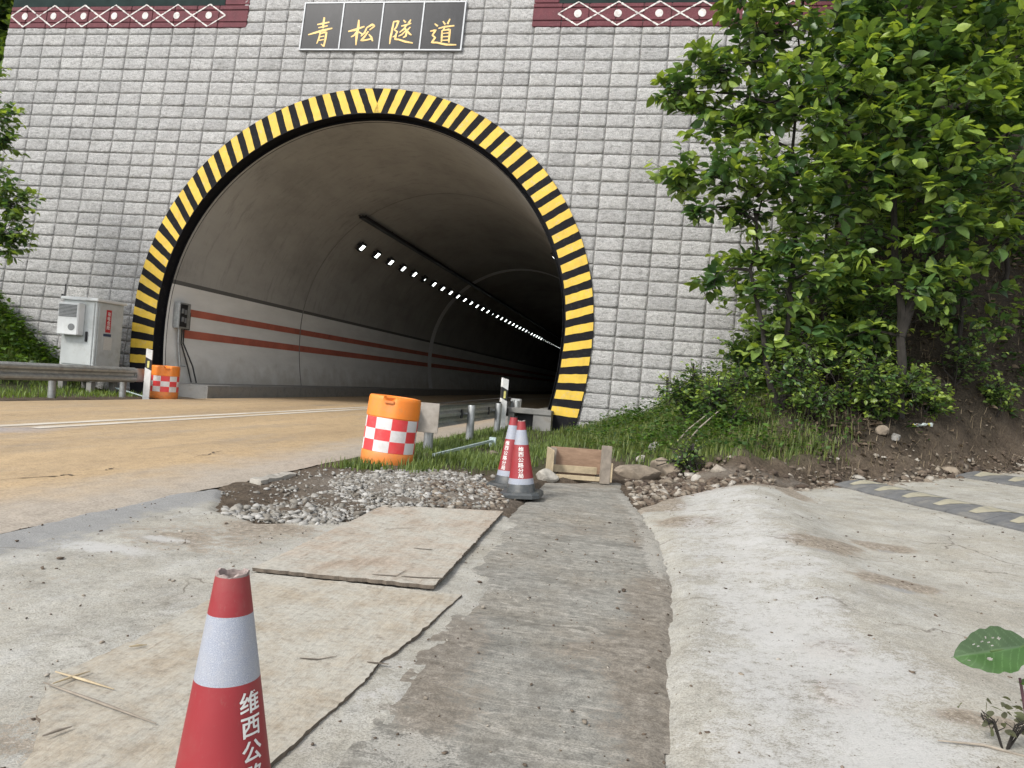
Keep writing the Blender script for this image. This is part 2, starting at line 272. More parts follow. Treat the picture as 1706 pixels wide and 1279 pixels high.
def foliage(name, trans=.35, rough=.42):
    b = NB(name); col = b.attr('col').outputs['Color']; c = b.mix(1., col, b.ramp(b.noise(25, 3), [(.3, .8), (.7, 1.12)]), 'MULTIPLY'); b.done(c, rough, spec=.45)
    tr = b.n('ShaderNodeBsdfTranslucent'); b.l(b.mix(1., c, (1.25, 1.2, .45), 'MULTIPLY'), tr.inputs[0])
    mx = b.n('ShaderNodeMixShader'); mx.inputs[0].default_value = trans; b.l(b.b.outputs[0], mx.inputs[1]); b.l(tr.outputs[0], mx.inputs[2]); b.l(mx.outputs[0], b.out.inputs[0])
foliage('leaf', .45, .36); foliage('grass_blade', .3, .55); foliage('dry_stalk', .1, .9)
simple('bark', (.026, .022, .018), .95, var=.4, scale=15, bump=.6, bscale=40)
simple('dry_wood', (.30, .26, .21), .9, var=.3, scale=20)
simple('litter_plastic', (.55, .62, .60), .3, var=.2); simple('litter_yellow', (.62, .58, .08), .35); simple('litter_orange', (.6, .2, .03), .4)
simple('painted_steel', (.42, .50, .50), .5, .2, var=.2)

# ------------------------------------------------------------------ object helpers
def link(o, parent=None):
    COL.objects.link(o)
    if parent: o.parent = parent
    return o
def tag(o, label=None, cat=None, group=None, kind=None):
    if label: o['label'] = label
    if cat: o['category'] = cat
    if group: o['group'] = group
    if kind: o['kind'] = kind
    return o
def empty(name, loc, label, cat, group=None, rz=0):
    o = bpy.data.objects.new(name, None); o.location = loc; o.rotation_euler = (0, 0, rz); o.empty_display_size = .1; link(o); return tag(o, label, cat, group)
def mesh(name, verts, faces, mats, parent=None, smooth=False, mi=None, attrs=None):
    me = bpy.data.meshes.new(name)
    if isinstance(verts, np.ndarray) and isinstance(faces, np.ndarray):
        n, k = faces.shape; me.vertices.add(len(verts)); me.vertices.foreach_set('co', verts.astype(np.float32).ravel()); me.loops.add(n*k); me.loops.foreach_set('vertex_index', faces.astype(np.int32).ravel())
        me.polygons.add(n); me.polygons.foreach_set('loop_start', np.arange(0, n*k, k, dtype=np.int32)); me.update(calc_edges=True)
    else: me.from_pydata([tuple(map(float, v)) for v in verts], [], [tuple(map(int, f)) for f in faces])
    for mm in (mats if isinstance(mats, (list, tuple)) else [mats]): me.materials.append(MATS[mm])
    if mi is not None: me.polygons.foreach_set('material_index', np.asarray(mi, np.int32))
    if smooth: me.polygons.foreach_set('use_smooth', np.ones(len(me.polygons), bool))
    for k, v in (attrs or {}).items():
        at = me.attributes.new(k, 'FLOAT_COLOR', 'POINT'); v = np.asarray(v, np.float32)
        if v.shape[1] == 3: v = np.concatenate([v, np.ones((len(v), 1), np.float32)], 1)
        at.data.foreach_set('color', v.ravel())
    me.update(); o = bpy.data.objects.new(name, me); link(o)
    if parent:
        o.parent = parent
    return o
class Pt:
    """collects shapes in the thing's own coordinates; build() links ONE mesh"""
    def __init__(s): s.v = []; s.f = []; s.mi = []
    def add(s, v, f, mi=0):
        n = len(s.v); s.v += [tuple(map(float, p)) for p in v]; s.f += [tuple(i+n for i in q) for q in f]; s.mi += [mi]*len(f); return s
    def box(s, x0, x1, y0, y1, z0, z1, mi=0, bev=0.):
        if bev <= 0:
            v = [(x, y, z) for z in (z0, z1) for y in (y0, y1) for x in (x0, x1)]
            return s.add(v, [(0, 2, 3, 1), (4, 5, 7, 6), (0, 1, 5, 4), (2, 6, 7, 3), (0, 4, 6, 2), (1, 3, 7, 5)], mi)
        bm = bmesh.new(); bmesh.ops.create_cube(bm, size=1)
        for q in bm.verts: q.co = Vector(((x0+x1)/2+q.co.x*(x1-x0), (y0+y1)/2+q.co.y*(y1-y0), (z0+z1)/2+q.co.z*(z1-z0)))
        bmesh.ops.bevel(bm, geom=bm.edges[:], offset=bev, segments=2, affect='EDGES'); bm.verts.index_update()
        s.add([q.co for q in bm.verts], [[q.index for q in fc.verts] for fc in bm.faces], mi); bm.free(); return s
    def tube(s, pts, r, n=8, mi=0, caps=True):
        pts = [Vector(p) for p in pts]; rr = r if isinstance(r, (list, tuple)) else [r]*len(pts); v = []; f = []
        for i, p in enumerate(pts):
            t = (pts[min(i+1, len(pts)-1)]-pts[max(i-1, 0)]).normalized(); a = t.orthogonal().normalized() if i == 0 else (a-t*a.dot(t)).normalized(); bb = t.cross(a)
            for k in range(n):
                an = 2*math.pi*k/n; v.append(p+(a*math.cos(an)+bb*math.sin(an))*rr[i])
        for i in range(len(pts)-1):
            for k in range(n): f.append((i*n+k, i*n+(k+1) % n, (i+1)*n+(k+1) % n, (i+1)*n+k))
        if caps: f.append(tuple(range(n-1, -1, -1))); f.append(tuple((len(pts)-1)*n+k for k in range(n)))
        return s.add(v, f, mi)
    def lathe(s, prof, n=40, mi=0, cap0=False, cap1=False, mis=None):
        v = [(r*math.cos(2*math.pi*k/n), r*math.sin(2*math.pi*k/n), z) for r, z in prof for k in range(n)]; b0 = len(s.v)
        for i in range(len(prof)-1):
            pass
        f = []; mm = []
        for i in range(len(prof)-1):
            for k in range(n): f.append((i*n+k, i*n+(k+1) % n, (i+1)*n+(k+1) % n, (i+1)*n+k)); mm.append(mis[i] if mis else mi)
        if cap0: f.append(tuple(range(n-1, -1, -1))); mm.append(mis[0] if mis else mi)
        if cap1: f.append(tuple((len(prof)-1)*n+k for k in range(n))); mm.append(mis[-1] if mis else mi)
        s.v += v; s.f += [tuple(i+b0 for i in q) for q in f]; s.mi += mm; return s
    def build(s, name, mats, parent=None, smooth=False):
        o = mesh(name, s.v, s.f, mats, parent, mi=s.mi)
        if smooth:
            o.data.polygons.foreach_set('use_smooth', np.ones(len(o.data.polygons), bool))
            try: o.data.set_sharp_from_angle(angle=math.radians(40))
            except Exception: pass
        return o
def box_part(name, dims, mat, parent, bev=.004): return Pt().box(*dims, bev=bev).build(name, mat, parent)
def text_mesh(body, size, offset=0.):
    cu = bpy.data.curves.new('t', 'FONT'); cu.body = body; cu.size = size; cu.align_x = 'CENTER'; cu.align_y = 'CENTER'; cu.offset = offset; cu.resolution_u = 2
    o = bpy.data.objects.new('t', cu); COL.objects.link(o); dg = bpy.context.evaluated_depsgraph_get()
    me = bpy.data.meshes.new_from_object(o.evaluated_get(dg)); bm = bmesh.new(); bm.from_mesh(me); bmesh.ops.triangulate(bm, faces=bm.faces[:])
    for _ in range(3):
        es = [e for e in bm.edges if e.calc_length() > size*.16]
        if not es: break
        bmesh.ops.subdivide_edges(bm, edges=es, cuts=1); bmesh.ops.triangulate(bm, faces=bm.faces[:])
    bm.verts.index_update(); v = [tuple(q.co) for q in bm.verts]; f = [[q.index for q in fc.verts] for fc in bm.faces]; bm.free()
    bpy.data.objects.remove(o); bpy.data.curves.remove(cu); bpy.data.meshes.remove(me)
    if v:   # centre the glyph on its box
        a = np.array(v); mid = (a.max(0)+a.min(0))/2; a -= mid; v = a.tolist()
    return v, f
def inpoly(x, y, poly):
    x = np.asarray(x); y = np.asarray(y); c = np.zeros(x.shape, bool); n = len(poly)
    for i in range(n):
        x1, y1 = poly[i][:2]; x2, y2 = poly[(i+1) % n][:2]
        if y1 == y2: continue
        c ^= ((y1 > y) != (y2 > y)) & (x < (x2-x1)*(y-y1)/(y2-y1)+x1)
    return c
def polydist(x, y, poly, closed=True):
    d = np.full(np.shape(x), 1e9); n = len(poly)
    for i in range(n if closed else n-1):
        ax, ay = poly[i][:2]; bx, by = poly[(i+1) % n][:2]; dx, dy = bx-ax, by-ay; L = dx*dx+dy*dy+1e-12
        t = np.clip(((x-ax)*dx+(y-ay)*dy)/L, 0, 1); d = np.minimum(d, np.hypot(x-ax-t*dx, y-ay-t*dy))
    return d
def sheet(name, poly, step, zf, mat, maskf=None, rough_edge=.03, smooth=True, thick=.05):
    P_ = np.array([p[:2] for p in poly]); xs = np.arange(P_[:, 0].min()-.1, P_[:, 0].max()+.1, step); ys = np.arange(P_[:, 1].min()-.1, P_[:, 1].max()+.1, step)
    X, Y = np.meshgrid(xs, ys); wx = X+(fbm(X*6, Y*6, 21)-.47)*2*rough_edge; wy = Y+(fbm(X*6, Y*6, 33)-.47)*2*rough_edge
    ins = inpoly(wx, wy, poly); Z = zf(X, Y); sdist = polydist(wx, wy, poly); sdist = np.where(ins, sdist, -sdist)
    Z = Z-thick*sstep(step*1.6, -step*.6, sdist)
    idx = np.arange(X.size).reshape(X.shape); cen = ins | (sdist > -step*1.5)
    k = cen[:-1, :-1] & cen[1:, :-1] & cen[:-1, 1:] & cen[1:, 1:]
    F = np.stack([idx[:-1, :-1][k], idx[:-1, 1:][k], idx[1:, 1:][k], idx[1:, :-1][k]], 1)
    used = np.unique(F); rem = np.full(X.size, -1); rem[used] = np.arange(len(used)); F = rem[F]
    V = np.stack([X.ravel(), Y.ravel(), Z.ravel()], 1)[used]
    at = {'mask': maskf(V[:, 0], V[:, 1])} if maskf else None
    return tag(mesh(name, V, F, mat, smooth=smooth, attrs=at), kind='structure')

# ------------------------------------------------------------------ the setting: ground, road, pavement, path, driveway
def gpt(px, py): p = G(px, py); return (float(p[0]), float(p[1]))
ROADX, ROADL = -3.24, -10.3
toe = [gpt(*p) for p in [(1058, 848), (1110, 834), (1175, 822), (1240, 812), (1320, 812), (1395, 803), (1500, 795), (1600, 786), (1706, 770)]]
path_poly = [gpt(*p) for p in [(905, 800), (880, 830), (842, 868), (790, 950), (765, 1000), (690, 1090), (640, 1150), (560, 1279)]]+[(-.72, -3), (.16, -3)]+[gpt(*p) for p in [(1105, 1279), (1112, 1100), (1118, 1000), (1108, 940), (1085, 890), (1058, 848), (1040, 825), (1030, 802)]]
drive_poly = [toe[0]]+toe[1:]+[(toe[-1][0]+6, toe[-1][1]+3.2), (16, 8), (16, -4), (.16, -4)]+[gpt(*p) for p in [(1105, 1279), (1112, 1100), (1118, 1000), (1108, 940), (1085, 890)]]
pave_poly = [(ROADX, -4), (ROADX, 4.9)]+[gpt(*p) for p in [(372, 812), (362, 848), (430, 872), (570, 868), (650, 843), (760, 846), (842, 856)]]+[(gpt(*p)[0]+.13, gpt(*p)[1]) for p in [(842, 868), (790, 950), (765, 1000), (690, 1090), (640, 1150), (560, 1279)]]+[(-.60, -4)]
def blob(x, y, c, rx, ry, a=0.):
    dx, dy = x-c[0], y-c[1]; ca, sa = math.cos(a), math.sin(a); u, v = dx*ca+dy*sa, -dx*sa+dy*ca
    return np.exp(-((u/rx)**2+(v/ry)**2))
def grid_axis(segs):
    out = []
    for a, b_, st in segs: out.append(np.arange(a, b_-1e-6, st))
    return np.concatenate(out+[np.array([segs[-1][1]])])
gx = grid_axis([(-240, -40, 25), (-40, -18, 2), (-18, -10, .3), (-10, -3.6, .5), (-3.6, 4.2, .06), (4.2, 9, .15), (9, 20, .6), (20, 60, 4), (60, 240, 30)])
gy = grid_axis([(-200, -30, 30), (-30, 0, 3), (0, 4, .3), (4, 12, .06), (12, 17, .14), (17, 24, .5), (24, 60, 4), (60, 300, 30)])
X, Y = np.meshgrid(gx, gy); Z = zg(X, Y)
dd = Y-np.interp(X, YFX, YFY); soil = sstep(-.4, .3, dd)*(X > -2)
Z = Z+soil*(fbm(X*2.6, Y*2.6, 5)-.47)*.34*sstep(.2, 1.2, X+.5)+soil*(fbm(X*13, Y*13, 8)-.47)*.07
loose = (X > -3.2) & (X < .4) & (Y > 4.6) & (Y < 9.5); Z = Z+loose*(fbm(X*7, Y*7, 12)-.47)*.07
cover = inpoly(X, Y, path_poly) | inpoly(X, Y, drive_poly) | inpoly(X, Y, pave_poly) | ((X < ROADX+.02) & (X > ROADL))
cd = np.minimum(np.minimum(polydist(X, Y, path_poly), polydist(X, Y, drive_poly)), polydist(X, Y, pave_poly))
Z = np.where(cover, np.minimum(Z, zbase(X, Y))-.03-.05*sstep(0, .3, cd), Z)
Z = np.where((X < ROADX+.02) & (X > ROADL), -.05, Z)
bank_g = np.clip(sstep(.2, .9, dd)*sstep(2.6, 1.2, X)*(X > -2.2)+sstep(7.3, 8.0, Y)*sstep(-.9, -1.3, X)*(X > -3.4)+sstep(-10.9, -11.4, X), 0, 1)
pale = np.clip(blob(X, Y, (-1.9, 6.1), .7, .7)+sstep(.25, -.1, np.abs(dd+.05))*(X > .3)*.5, 0, 1)
litter_shade = np.clip(sstep(.35, 1.1, dd+.6*(fbm(X*1.7, Y*1.7, 66)-.5))*sstep(1.2, 2.4, X), 0, 1)  # litter on the wooded slope, with the tree shade painted in
idx = np.arange(X.size).reshape(X.shape); F = np.stack([idx[:-1, :-1].ravel(), idx[:-1, 1:].ravel(), idx[1:, 1:].ravel(), idx[1:, :-1].ravel()], 1)
ground = tag(mesh('ground', np.stack([X.ravel(), Y.ravel(), Z.ravel()], 1), F, 'earth', smooth=True, attrs={'mask': np.stack([bank_g.ravel(), pale.ravel(), litter_shade.ravel()], 1)}), kind='structure')

def pave_mask(x, y):
    r = .75*blob(x, y, gpt(445, 880), .35, .2)+.5*blob(x, y, gpt(330, 900), .5, .3)+.35*blob(x, y, gpt(60, 1230), .2, .3)+.3*fbm(x*1.2, y*1.2, 4)
    g = sstep(.62, .15, x-ROADX+.35*(fbm(x*2, y*1.2, 9)-.5))+.0*x
    w_ = .9*blob(x, y, gpt(170, 915), .28, .12)+.9*blob(x, y, gpt(270, 900), .16, .08)+.7*blob(x, y, gpt(640, 860), .25, .15)+.6*sstep(-2.5, -2.0, x)*fbm(x*2.5, y*1.3, 17)
    return np.stack([np.clip(r*1., 0, 1), np.clip(g, 0, 1), np.clip(w_, 0, 1)], 1)
sheet('pavement', pave_poly, .03, lambda x, y: zbase(x, y)+.008+.014*(fbm(x*2.2, y*2.2, 2)-.47)+.012*(fbm(x*14, y*14, 6)-.47), 'concrete_pale', pave_mask, .04, thick=.03)
edge_r = [gpt(*p) for p in [(1105, 1279), (1112, 1100), (1118, 1000), (1108, 940), (1085, 890), (1058, 848), (1040, 825)]]
def path_mask(x, y):
    de = polydist(x, y, edge_r, False); n = fbm(x*3, y*3, 14)
    r = sstep(.26, .03, de+.25*(n-.5))*np.clip(.35+sstep(4.6, 3.4, y)+.4*blob(x, y, (0, 5.6), .3, .8), 0, 1)
    r = r+.85*blob(x, y, gpt(690, 1120), .18, .35)+.8*blob(x, y, gpt(760, 1060), .12, .35)+.75*blob(x, y, gpt(730, 1200), .12, .22)+.7*blob(x, y, gpt(985, 1090), .16, .18)+.5*blob(x, y, gpt(960, 885), .3, .25)
    r = r+.35*sstep(6.6, 7.6, y)
    g = .9*blob(x, y, gpt(680, 1255), .13, .12)+.6*blob(x, y, gpt(600, 1180), .12, .2)+.35*blob(x, y, gpt(1085, 930), .08, .5)+.6*sstep(.16, .05, de)*sstep(3.4, 4.6, y)+.4*blob(x, y, gpt(830, 985), .15, .1)
    return np.stack([np.clip(r, 0, 1), np.clip(g, 0, 1), 0*x], 1)
sheet('path', path_poly, .022, lambda x, y: zbase(x, y)+.009+.008*(fbm(x*3, y*3, 31)-.47)+.006*(fbm(x*18, y*18, 36)-.47), 'concrete_wet', path_mask, .05, thick=.012)
dirts = [((1360, 915), .17, .20, .4), ((1405, 918), .1, .1, 0), ((1470, 922), .17, .13, .2), ((1490, 985), .20, .12, .1), ((1385, 1098), .09, .09, .5), ((1395, 1175), .07, .11, 0), ((1150, 878), .2, .22, 0), ((1320, 830), .12, .3, 0), ((1120, 850), .1, .25, 0), ((1640, 1225), .12, .05, 0)]
def drive_mask(x, y):
    r = 0*x; n = fbm(x*4, y*4, 23)
    for p, rx, ry, a in dirts: r = r+blob(x, y, gpt(*p), rx*1.1, ry*1.1, a)*1.7
    r = r+sstep(.3, .0, polydist(x, y, toe, False)+.3*(n-.5))*.9+.22*fbm(x*.9, y*.9, 27)*sstep(6, 8, y)+.25*sstep(.6, .9, fbm(x*5, y*5, 41))
    g = .75*blob(x, y, gpt(1500, 997), .14, .06)+.6*blob(x, y, gpt(1365, 928), .13, .07)+.5*blob(x, y, gpt(1480, 930), .14, .06)
    w_ = .5*sstep(.6, .1, np.abs(x-.62+.45*(n-.5)))+.35*fbm(x*2, y*2, 45)
    return np.stack([np.clip(r, 0, 1), np.clip(g, 0, 1), np.clip(w_, 0, 1)], 1)
DC = [(gpt(*p), rx, ry, a) for p, rx, ry, a in dirts]
def drive_z(x, y):
    dirt = 0*x
    for p, rx, ry, a in DC[:6]: dirt = dirt+blob(x, y, p, rx*.8, ry*.8, a)
    return zbase(x, y)+.03*sstep(.1, .35, x)+.012+.02*(fbm(x*1.5, y*1.5, 51)-.47)+.010*(fbm(x*11, y*11, 52)-.47)+.012*np.clip(dirt, 0, 1)*(fbm(x*30, y*30, 53)+.3)
ramp_far = [p for p in drive_poly]
sheet('driveway', drive_poly, .045, drive_z, 'concrete_pale', drive_mask, .035, thick=.03)
# road: crowned slightly, wavy mud edge, runs on into the tunnel
ys = np.concatenate([np.arange(-60, 3, 2), np.arange(3, 10, .08), np.arange(10, 150, 2)]); xs = np.linspace(0, 1, 36); V = []; F = []
for y in ys:
    xr = ROADX+(.05*(float(fbm(y*1.6, 3., 61))-.47)*2+.02*(float(fbm(y*9, 5., 62))-.47)*2 if y < 14 else .12)
    for t in xs:
        x = ROADL+(xr-ROADL)*t; V.append((x, y, .012+.03*(1-(2*t-1)**2)-(.03 if t in (0, 1) else 0)))
for j in range(len(ys)-1):
    for i in range(35): F.append((j*36+i, j*36+i+1, (j+1)*36+i+1, (j+1)*36+i))
road = tag(mesh('road', V, F, 'muddy_road', smooth=True), kind='structure')
def road_z(x): t = (x-ROADL)/(ROADX-ROADL); return .012+.03*(1-(2*t-1)**2)
for xc in (-6.98, -6.68):
    V = []; F = []
    for j, y in enumerate(np.arange(6.9 if xc < -6.8 else 7.3, 130, .5)):
        for s in (-.075, .075): V.append((xc+s+.006*math.sin(y*7+s*90), y, road_z(xc)+.005))
        if j: n = len(V); F.append((n-4, n-3, n-1, n-2))
    mesh('lane_line', V, F, 'lane_paint', road)
for pts in ([(0, 806), (60, 802), (110, 797), (130, 798)], [(175, 789), (188, 785)], [(322, 765), (345, 762), (358, 757), (382, 755)]):
    V = []; F = []; ws = [gpt(*p) for p in pts]; dense = []
    for (a, b_) in zip(ws[:-1], ws[1:]):
        for t in np.linspace(0, 1, 7)[:-1]: dense.append((a[0]+(b_[0]-a[0])*t+random.uniform(-.02, .02), a[1]+(b_[1]-a[1])*t+random.uniform(-.03, .03)))
    dense.append(ws[-1])
    for j, (x, y) in enumerate(dense):
        wd = .022*math.sin(math.pi*(j+.5)/len(dense))
        V += [(x, y-wd, road_z(x)+.004), (x, y+wd, road_z(x)+.004)]
        if j: n = len(V); F.append((n-4, n-3, n-1, n-2))
    mesh('crack', V, F, 'crack_dark', road)

# ------------------------------------------------------------------ tunnel
CX, CZ = -6.63, 2.06
def sag(R, dz): return .55*(R-math.sqrt(max(R*R-dz*dz, 0)))
def prof(R, n=72, zb=-.3):
    out = []; low = [zb+(CZ-zb)*k/7 for k in range(7)]
    for z in low: out.append((CX-R+sag(R, CZ-z), z))
    for k in range(n+1):
        a = math.pi-math.pi*k/n; out.append((CX+R*math.cos(a), CZ+R*math.sin(a)))
    for z in reversed(low): out.append((CX+R-sag(R, CZ-z), z))
    return out
def level(x, z): return math.hypot(x-CX, z-CZ) if z >= CZ else abs(x-CX)+sag(5.1, CZ-z)
tunnel = empty('tunnel', (CX, WY, 0), 'dark road tunnel bore with a round concrete vault, pale lower walls and red stripes', 'tunnel')
def tpart(o): o.parent = tunnel; o.matrix_parent_inverse = Matrix.Translation((-CX, -WY, 0)); return o
R_IN, R_OUT, R_V = 4.80, 5.40, 4.72
pv = prof(R_V); V = []; F = []; ysv = [None]+[17.2, 18.2, 20, 23, 27, 32, 38, 45, 55, 70, 90, 115, 145]; n = len(pv)
for y in ysv:
    for (x, z) in pv: V.append((x, (wallP(x, z)[1]+.18) if y is None else y, z))
for j in range(len(ysv)-1):
    for i in range(n-1): F.append((j*n+i, (j+1)*n+i, (j+1)*n+i+1, j*n+i+1))
F.append(tuple(len(V)-n+i for i in range(n)))
tpart(mesh('lining', V, F, 'lining_concrete', smooth=False))
def wall_x(z, R): return R-sag(R, CZ-z) if z < CZ else math.sqrt(R*R-(z-CZ)**2)
for z0, z1 in ((1.40, 1.60), (1.95, 2.13)):
    V = []; F = []
    for j, y in enumerate([16.75, 18, 20, 24, 30, 38, 50, 70, 100, 140]):
        for z in (z0, (z0+z1)/2, z1): V.append((CX-wall_x(z, R_V)+.006, y, z))
        if j:
            q = len(V)
            for i in (0, 1): F.append((q-6+i, q-3+i, q-2+i, q-5+i))
    tpart(mesh('red_stripe', V, F, 'red_stripe_paint'))
# walkway kerbs on both sides (cable-duct tops)
for s in (-1, 1):
    xi = CX+s*3.62; xo = CX+s*(wall_x(.27, R_V)+.05); p = Pt(); y0 = 16.3 if s < 0 else 16.0
    p.box(min(xi, xo), max(xi, xo), y0, 145, -.1, .27, bev=0)
    o = tpart(p.build('walkway', 'kerb_concrete'))
    for k in range(14):
        ya = y0+.05+k*1.0; o2 = Pt().box(min(xi+s*.03, xo), max(xi+s*.03, xo), ya, ya+.97, .2701, .30, bev=.004).build('cover_slab', 'kerb_concrete'); o2.parent = o
# pale reflective hoop far inside
V = []; F = []; pr = prof(R_V-.03, 60, .3); pr2 = prof(R_V-.03, 60, .3)
for (x, z) in pr: V += [(x, 37.6, z), (x, 38.25, z)]
for i in range(len(pr)-1): F.append((2*i, 2*i+1, 2*i+3, 2*i+2))
tpart(mesh('reflective_hoop', V, F, 'pale_ring_paint'))
V = []; F = []; pr = prof(R_V-.012, 60, .3)
for (x, z) in pr: V += [(x, 23.0, z), (x, 23.06, z)]
for i in range(len(pr)-1): F.append((2*i, 2*i+1, 2*i+3, 2*i+2))
tpart(mesh('construction_joint', V, F, 'kerb_concrete'))

# ------------------------------------------------------------------ portal wall with its blocks
XL, XR, ZT = W(14, 55)[0], 3.45, 11.3
wall = empty('portal_wall', (CX, WY, 0), 'tall grey portal wall of rough stone blocks around the tunnel mouth', 'wall')
WINV = Matrix.Translation((-CX, -WY, 0))
def wpart(o, par=None): o.parent = par or wall; o.matrix_parent_inverse = WINV if par is None else Matrix.Identity(4); return o
mid = prof(5.12); V = []; F = []
outer = []
for i, (x, z) in enumerate(mid):
    dx, dz = x-CX, z-CZ; ts = []
    if dx < -1e-6: ts.append((XL-CX)/dx)
    if dx > 1e-6: ts.append((XR-CX)/dx)
    if dz > 1e-6: ts.append((ZT-CZ)/dz)
    if dz < -1e-6: ts.append((-.3-CZ)/dz)
    t = min(ts); outer.append((CX+dx*t, CZ+dz*t))
outer[0] = (XL, -.3); outer[-1] = (XR, -.3)
for k_, (cxn, czn) in (('l', (XL, ZT)), ('r', (XR, ZT))):
    i = min(range(len(outer)), key=lambda i: math.hypot(outer[i][0]-cxn, outer[i][1]-czn)); outer[i] = (cxn, czn)
nm = len(mid)
for off in (0., -.9):
    for (x, z) in mid+outer:
        p = wallP(x, z); V.append((x, p[1]-off, z))
for i in range(nm-1):
    F.append((i, i+1, nm+i+1, nm+i)); a = 2*nm; F.append((a+nm+i, a+nm+i+1, a+i+1, a+i)); F.append((nm+i, nm+i+1, a+nm+i+1, a+nm+i))
wpart(mesh('wall_core', V, F, 'joint_mortar'))
BW, BH, GX, GZ = .6, .3041, -16.362, 8.799
def block_mesh(seed, nx=10, nz=6):
    r = np.random.default_rng(seed); hw, hh = BW/2-.009, BH/2-.009; V = []; F = []; ox, oz = r.uniform(0, 99, 2); tilt = r.normal(0, .004, 2)
    for j in range(nz+1):
        for i in range(nx+1):
            u, v = i/nx*2-1, j/nz*2-1; e = min((1-abs(u))*2, 1-abs(v)); H = .042*(float(fbm(i*.6+ox, j*.75+oz, 71, 3))-.44)+r.normal(0, .0055)
            up = .012+.018*min(1, e*3.6)**.7+H*min(1, .25+e*3)+tilt[0]*u+tilt[1]*v; jx, jz = r.normal(0, .003, 2)
            V.append((u*hw+jx, -max(up, .002), v*hh+jz))
    for j in range(nz):
        for i in range(nx): q = j*(nx+1)+i; F.append((q, q+1, q+nx+2, q+nx+1))
    rim = [i for i in range(nx+1)]+[(nx)+j*(nx+1) for j in range(1, nz+1)]+[nz*(nx+1)+i for i in range(nx-1, -1, -1)]+[j*(nx+1) for j in range(nz-1, 0, -1)]
    n0 = len(V)
    for q in rim: V.append((V[q][0], .01, V[q][2]))
    for k in range(len(rim)): F.append((rim[k], n0+k, n0+(k+1) % len(rim), rim[(k+1) % len(rim)]))
    return V, F
BM = [block_mesh(100+k) for k in range(18)]; BME = []
for v, f in BM:
    me = bpy.data.meshes.new('block'); me.from_pydata(v, [], f); me.materials.append(MATS['block_stone']); me.polygons.foreach_set('use_smooth', np.ones(len(f), bool)); BME.append(me)
tilt_m = Matrix.Rotation(-math.atan(BAT), 4, 'X')
red_l = (W(10, 30)[0]-.5, W(412, 47)[0]); red_r = (W(886, 45)[0], XR); red_z = (W(200, 47)[1]+W(1000, 47)[1])/2
cells = []
for r_ in range(-8, 29):
    for c_ in range(-2, 34):
        x0, x1 = GX+c_*BW, GX+(c_+1)*BW; z1, z0 = GZ-r_*BH, GZ-(r_+1)*BH; x, z = (x0+x1)/2, (z0+z1)/2
        if x1 > XR+.01 or x1 < XL+.15 or z1 > ZT+.02: continue
        cor = [level(a, q) for a in (x0, x1) for q in (z0, z1)]
        if max(cor) < 5.14: continue
        clip = min(cor) < 5.2 or x0 < XL
        inred = (r_ < 0) and ((x > red_l[0] and x < red_l[1]) or x > red_r[0])
        if inred and z0 > red_z-.02: continue
        if inred: clip = True
        p = wallP(x, z); d = p-np.array([0, 0, CAMZ]); dep = d@FW; sx, sy = 853+FPX*(d@RT)/dep, 639.5-FPX*(d@UP)/dep
        # how large the block shows: hidden by trees or ground at the lower right, or out of frame -> not among the 300
        hid = sx < 5 or sx > 1290 or sy < 0 or (sx > 1090 and sy < 330) or (sy > 700-(sx-960)*.42 and sx > 900) or z < .2 or (sx < 200 and sy > 500)
        cells.append((dep if not hid else 99+dep, r_, c_, x, z, clip, inred))
cells.sort(key=lambda q: q[0]); n_ind = 0; SV = []; SF = []
for dep, r_, c_, x, z, clip, inred in cells:
    k = int(hsh(c_, r_, 5)*17.99); flip = 1 if hsh(c_, r_, 9) > .5 else -1
    rot = tilt_m @ (Matrix.Rotation(math.pi, 4, 'Y') if flip < 0 else Matrix.Identity(4)); p = wallP(x, z); mw = Matrix.Translation(p) @ rot
    single = n_ind < 300 and dep < 99
    if not clip and single:
        o = bpy.data.objects.new('block', BME[k]); COL.objects.link(o); o.parent = wall; o.matrix_parent_inverse = WINV; o.matrix_basis = mw; n_ind += 1; continue
    vs_ = [mw @ Vector(q) for q in BM[k][0]]; out = []
    for q in vs_:
        q = Vector(q)
        if clip:
            L = level(q.x, q.z)
            if L < 5.15: s = 5.15/max(L, .1); q.x = CX+(q.x-CX)*s; q.z = CZ+(q.z-CZ)*s if q.z > CZ else q.z; q.y += 0
            q.x = max(q.x, XL)
            if inred and q.z > red_z: q.z = red_z
        out.append(q)
    if single:
        wpart(mesh('block', out, BM[k][1], 'block_stone', smooth=True)); n_ind += 1
    else:
        n0 = len(SV); SV += out; SF += [tuple(i+n0 for i in f) for f in BM[k][1]]
o = wpart(mesh('far_blocks', SV, SF, 'block_stone', smooth=True)); tag(o, kind='stuff')
p = Pt(); hb = .011
for r_ in range(0, 29):
    for c_ in range(0, 33):
        x, z = GX+c_*BW, GZ-r_*BH
        if level(x, z) < 5.45 or z < 0 or hsh(c_, r_, 3) < .25: continue
        q = wallP(x, z, .012); p.add([q+np.array(a)*hb for a in ((1, -.6, 0), (-1, -.6, 0), (0, -.6, 1), (0, -.6, -1), (0, -1.6, 0))], [(0, 2, 4), (2, 1, 4), (1, 3, 4), (3, 0, 4)])
o = wpart(p.build('joint_nubs', 'joint_nub')); tag(o, kind='stuff')
# coping on top
cp = Pt(); y = wallP(0, ZT)[1]; cp.box(XL-.15, XR+.15, y-.2, y+1.0, ZT, ZT+.25, bev=.02); wpart(cp.build('coping', 'kerb_concrete'))
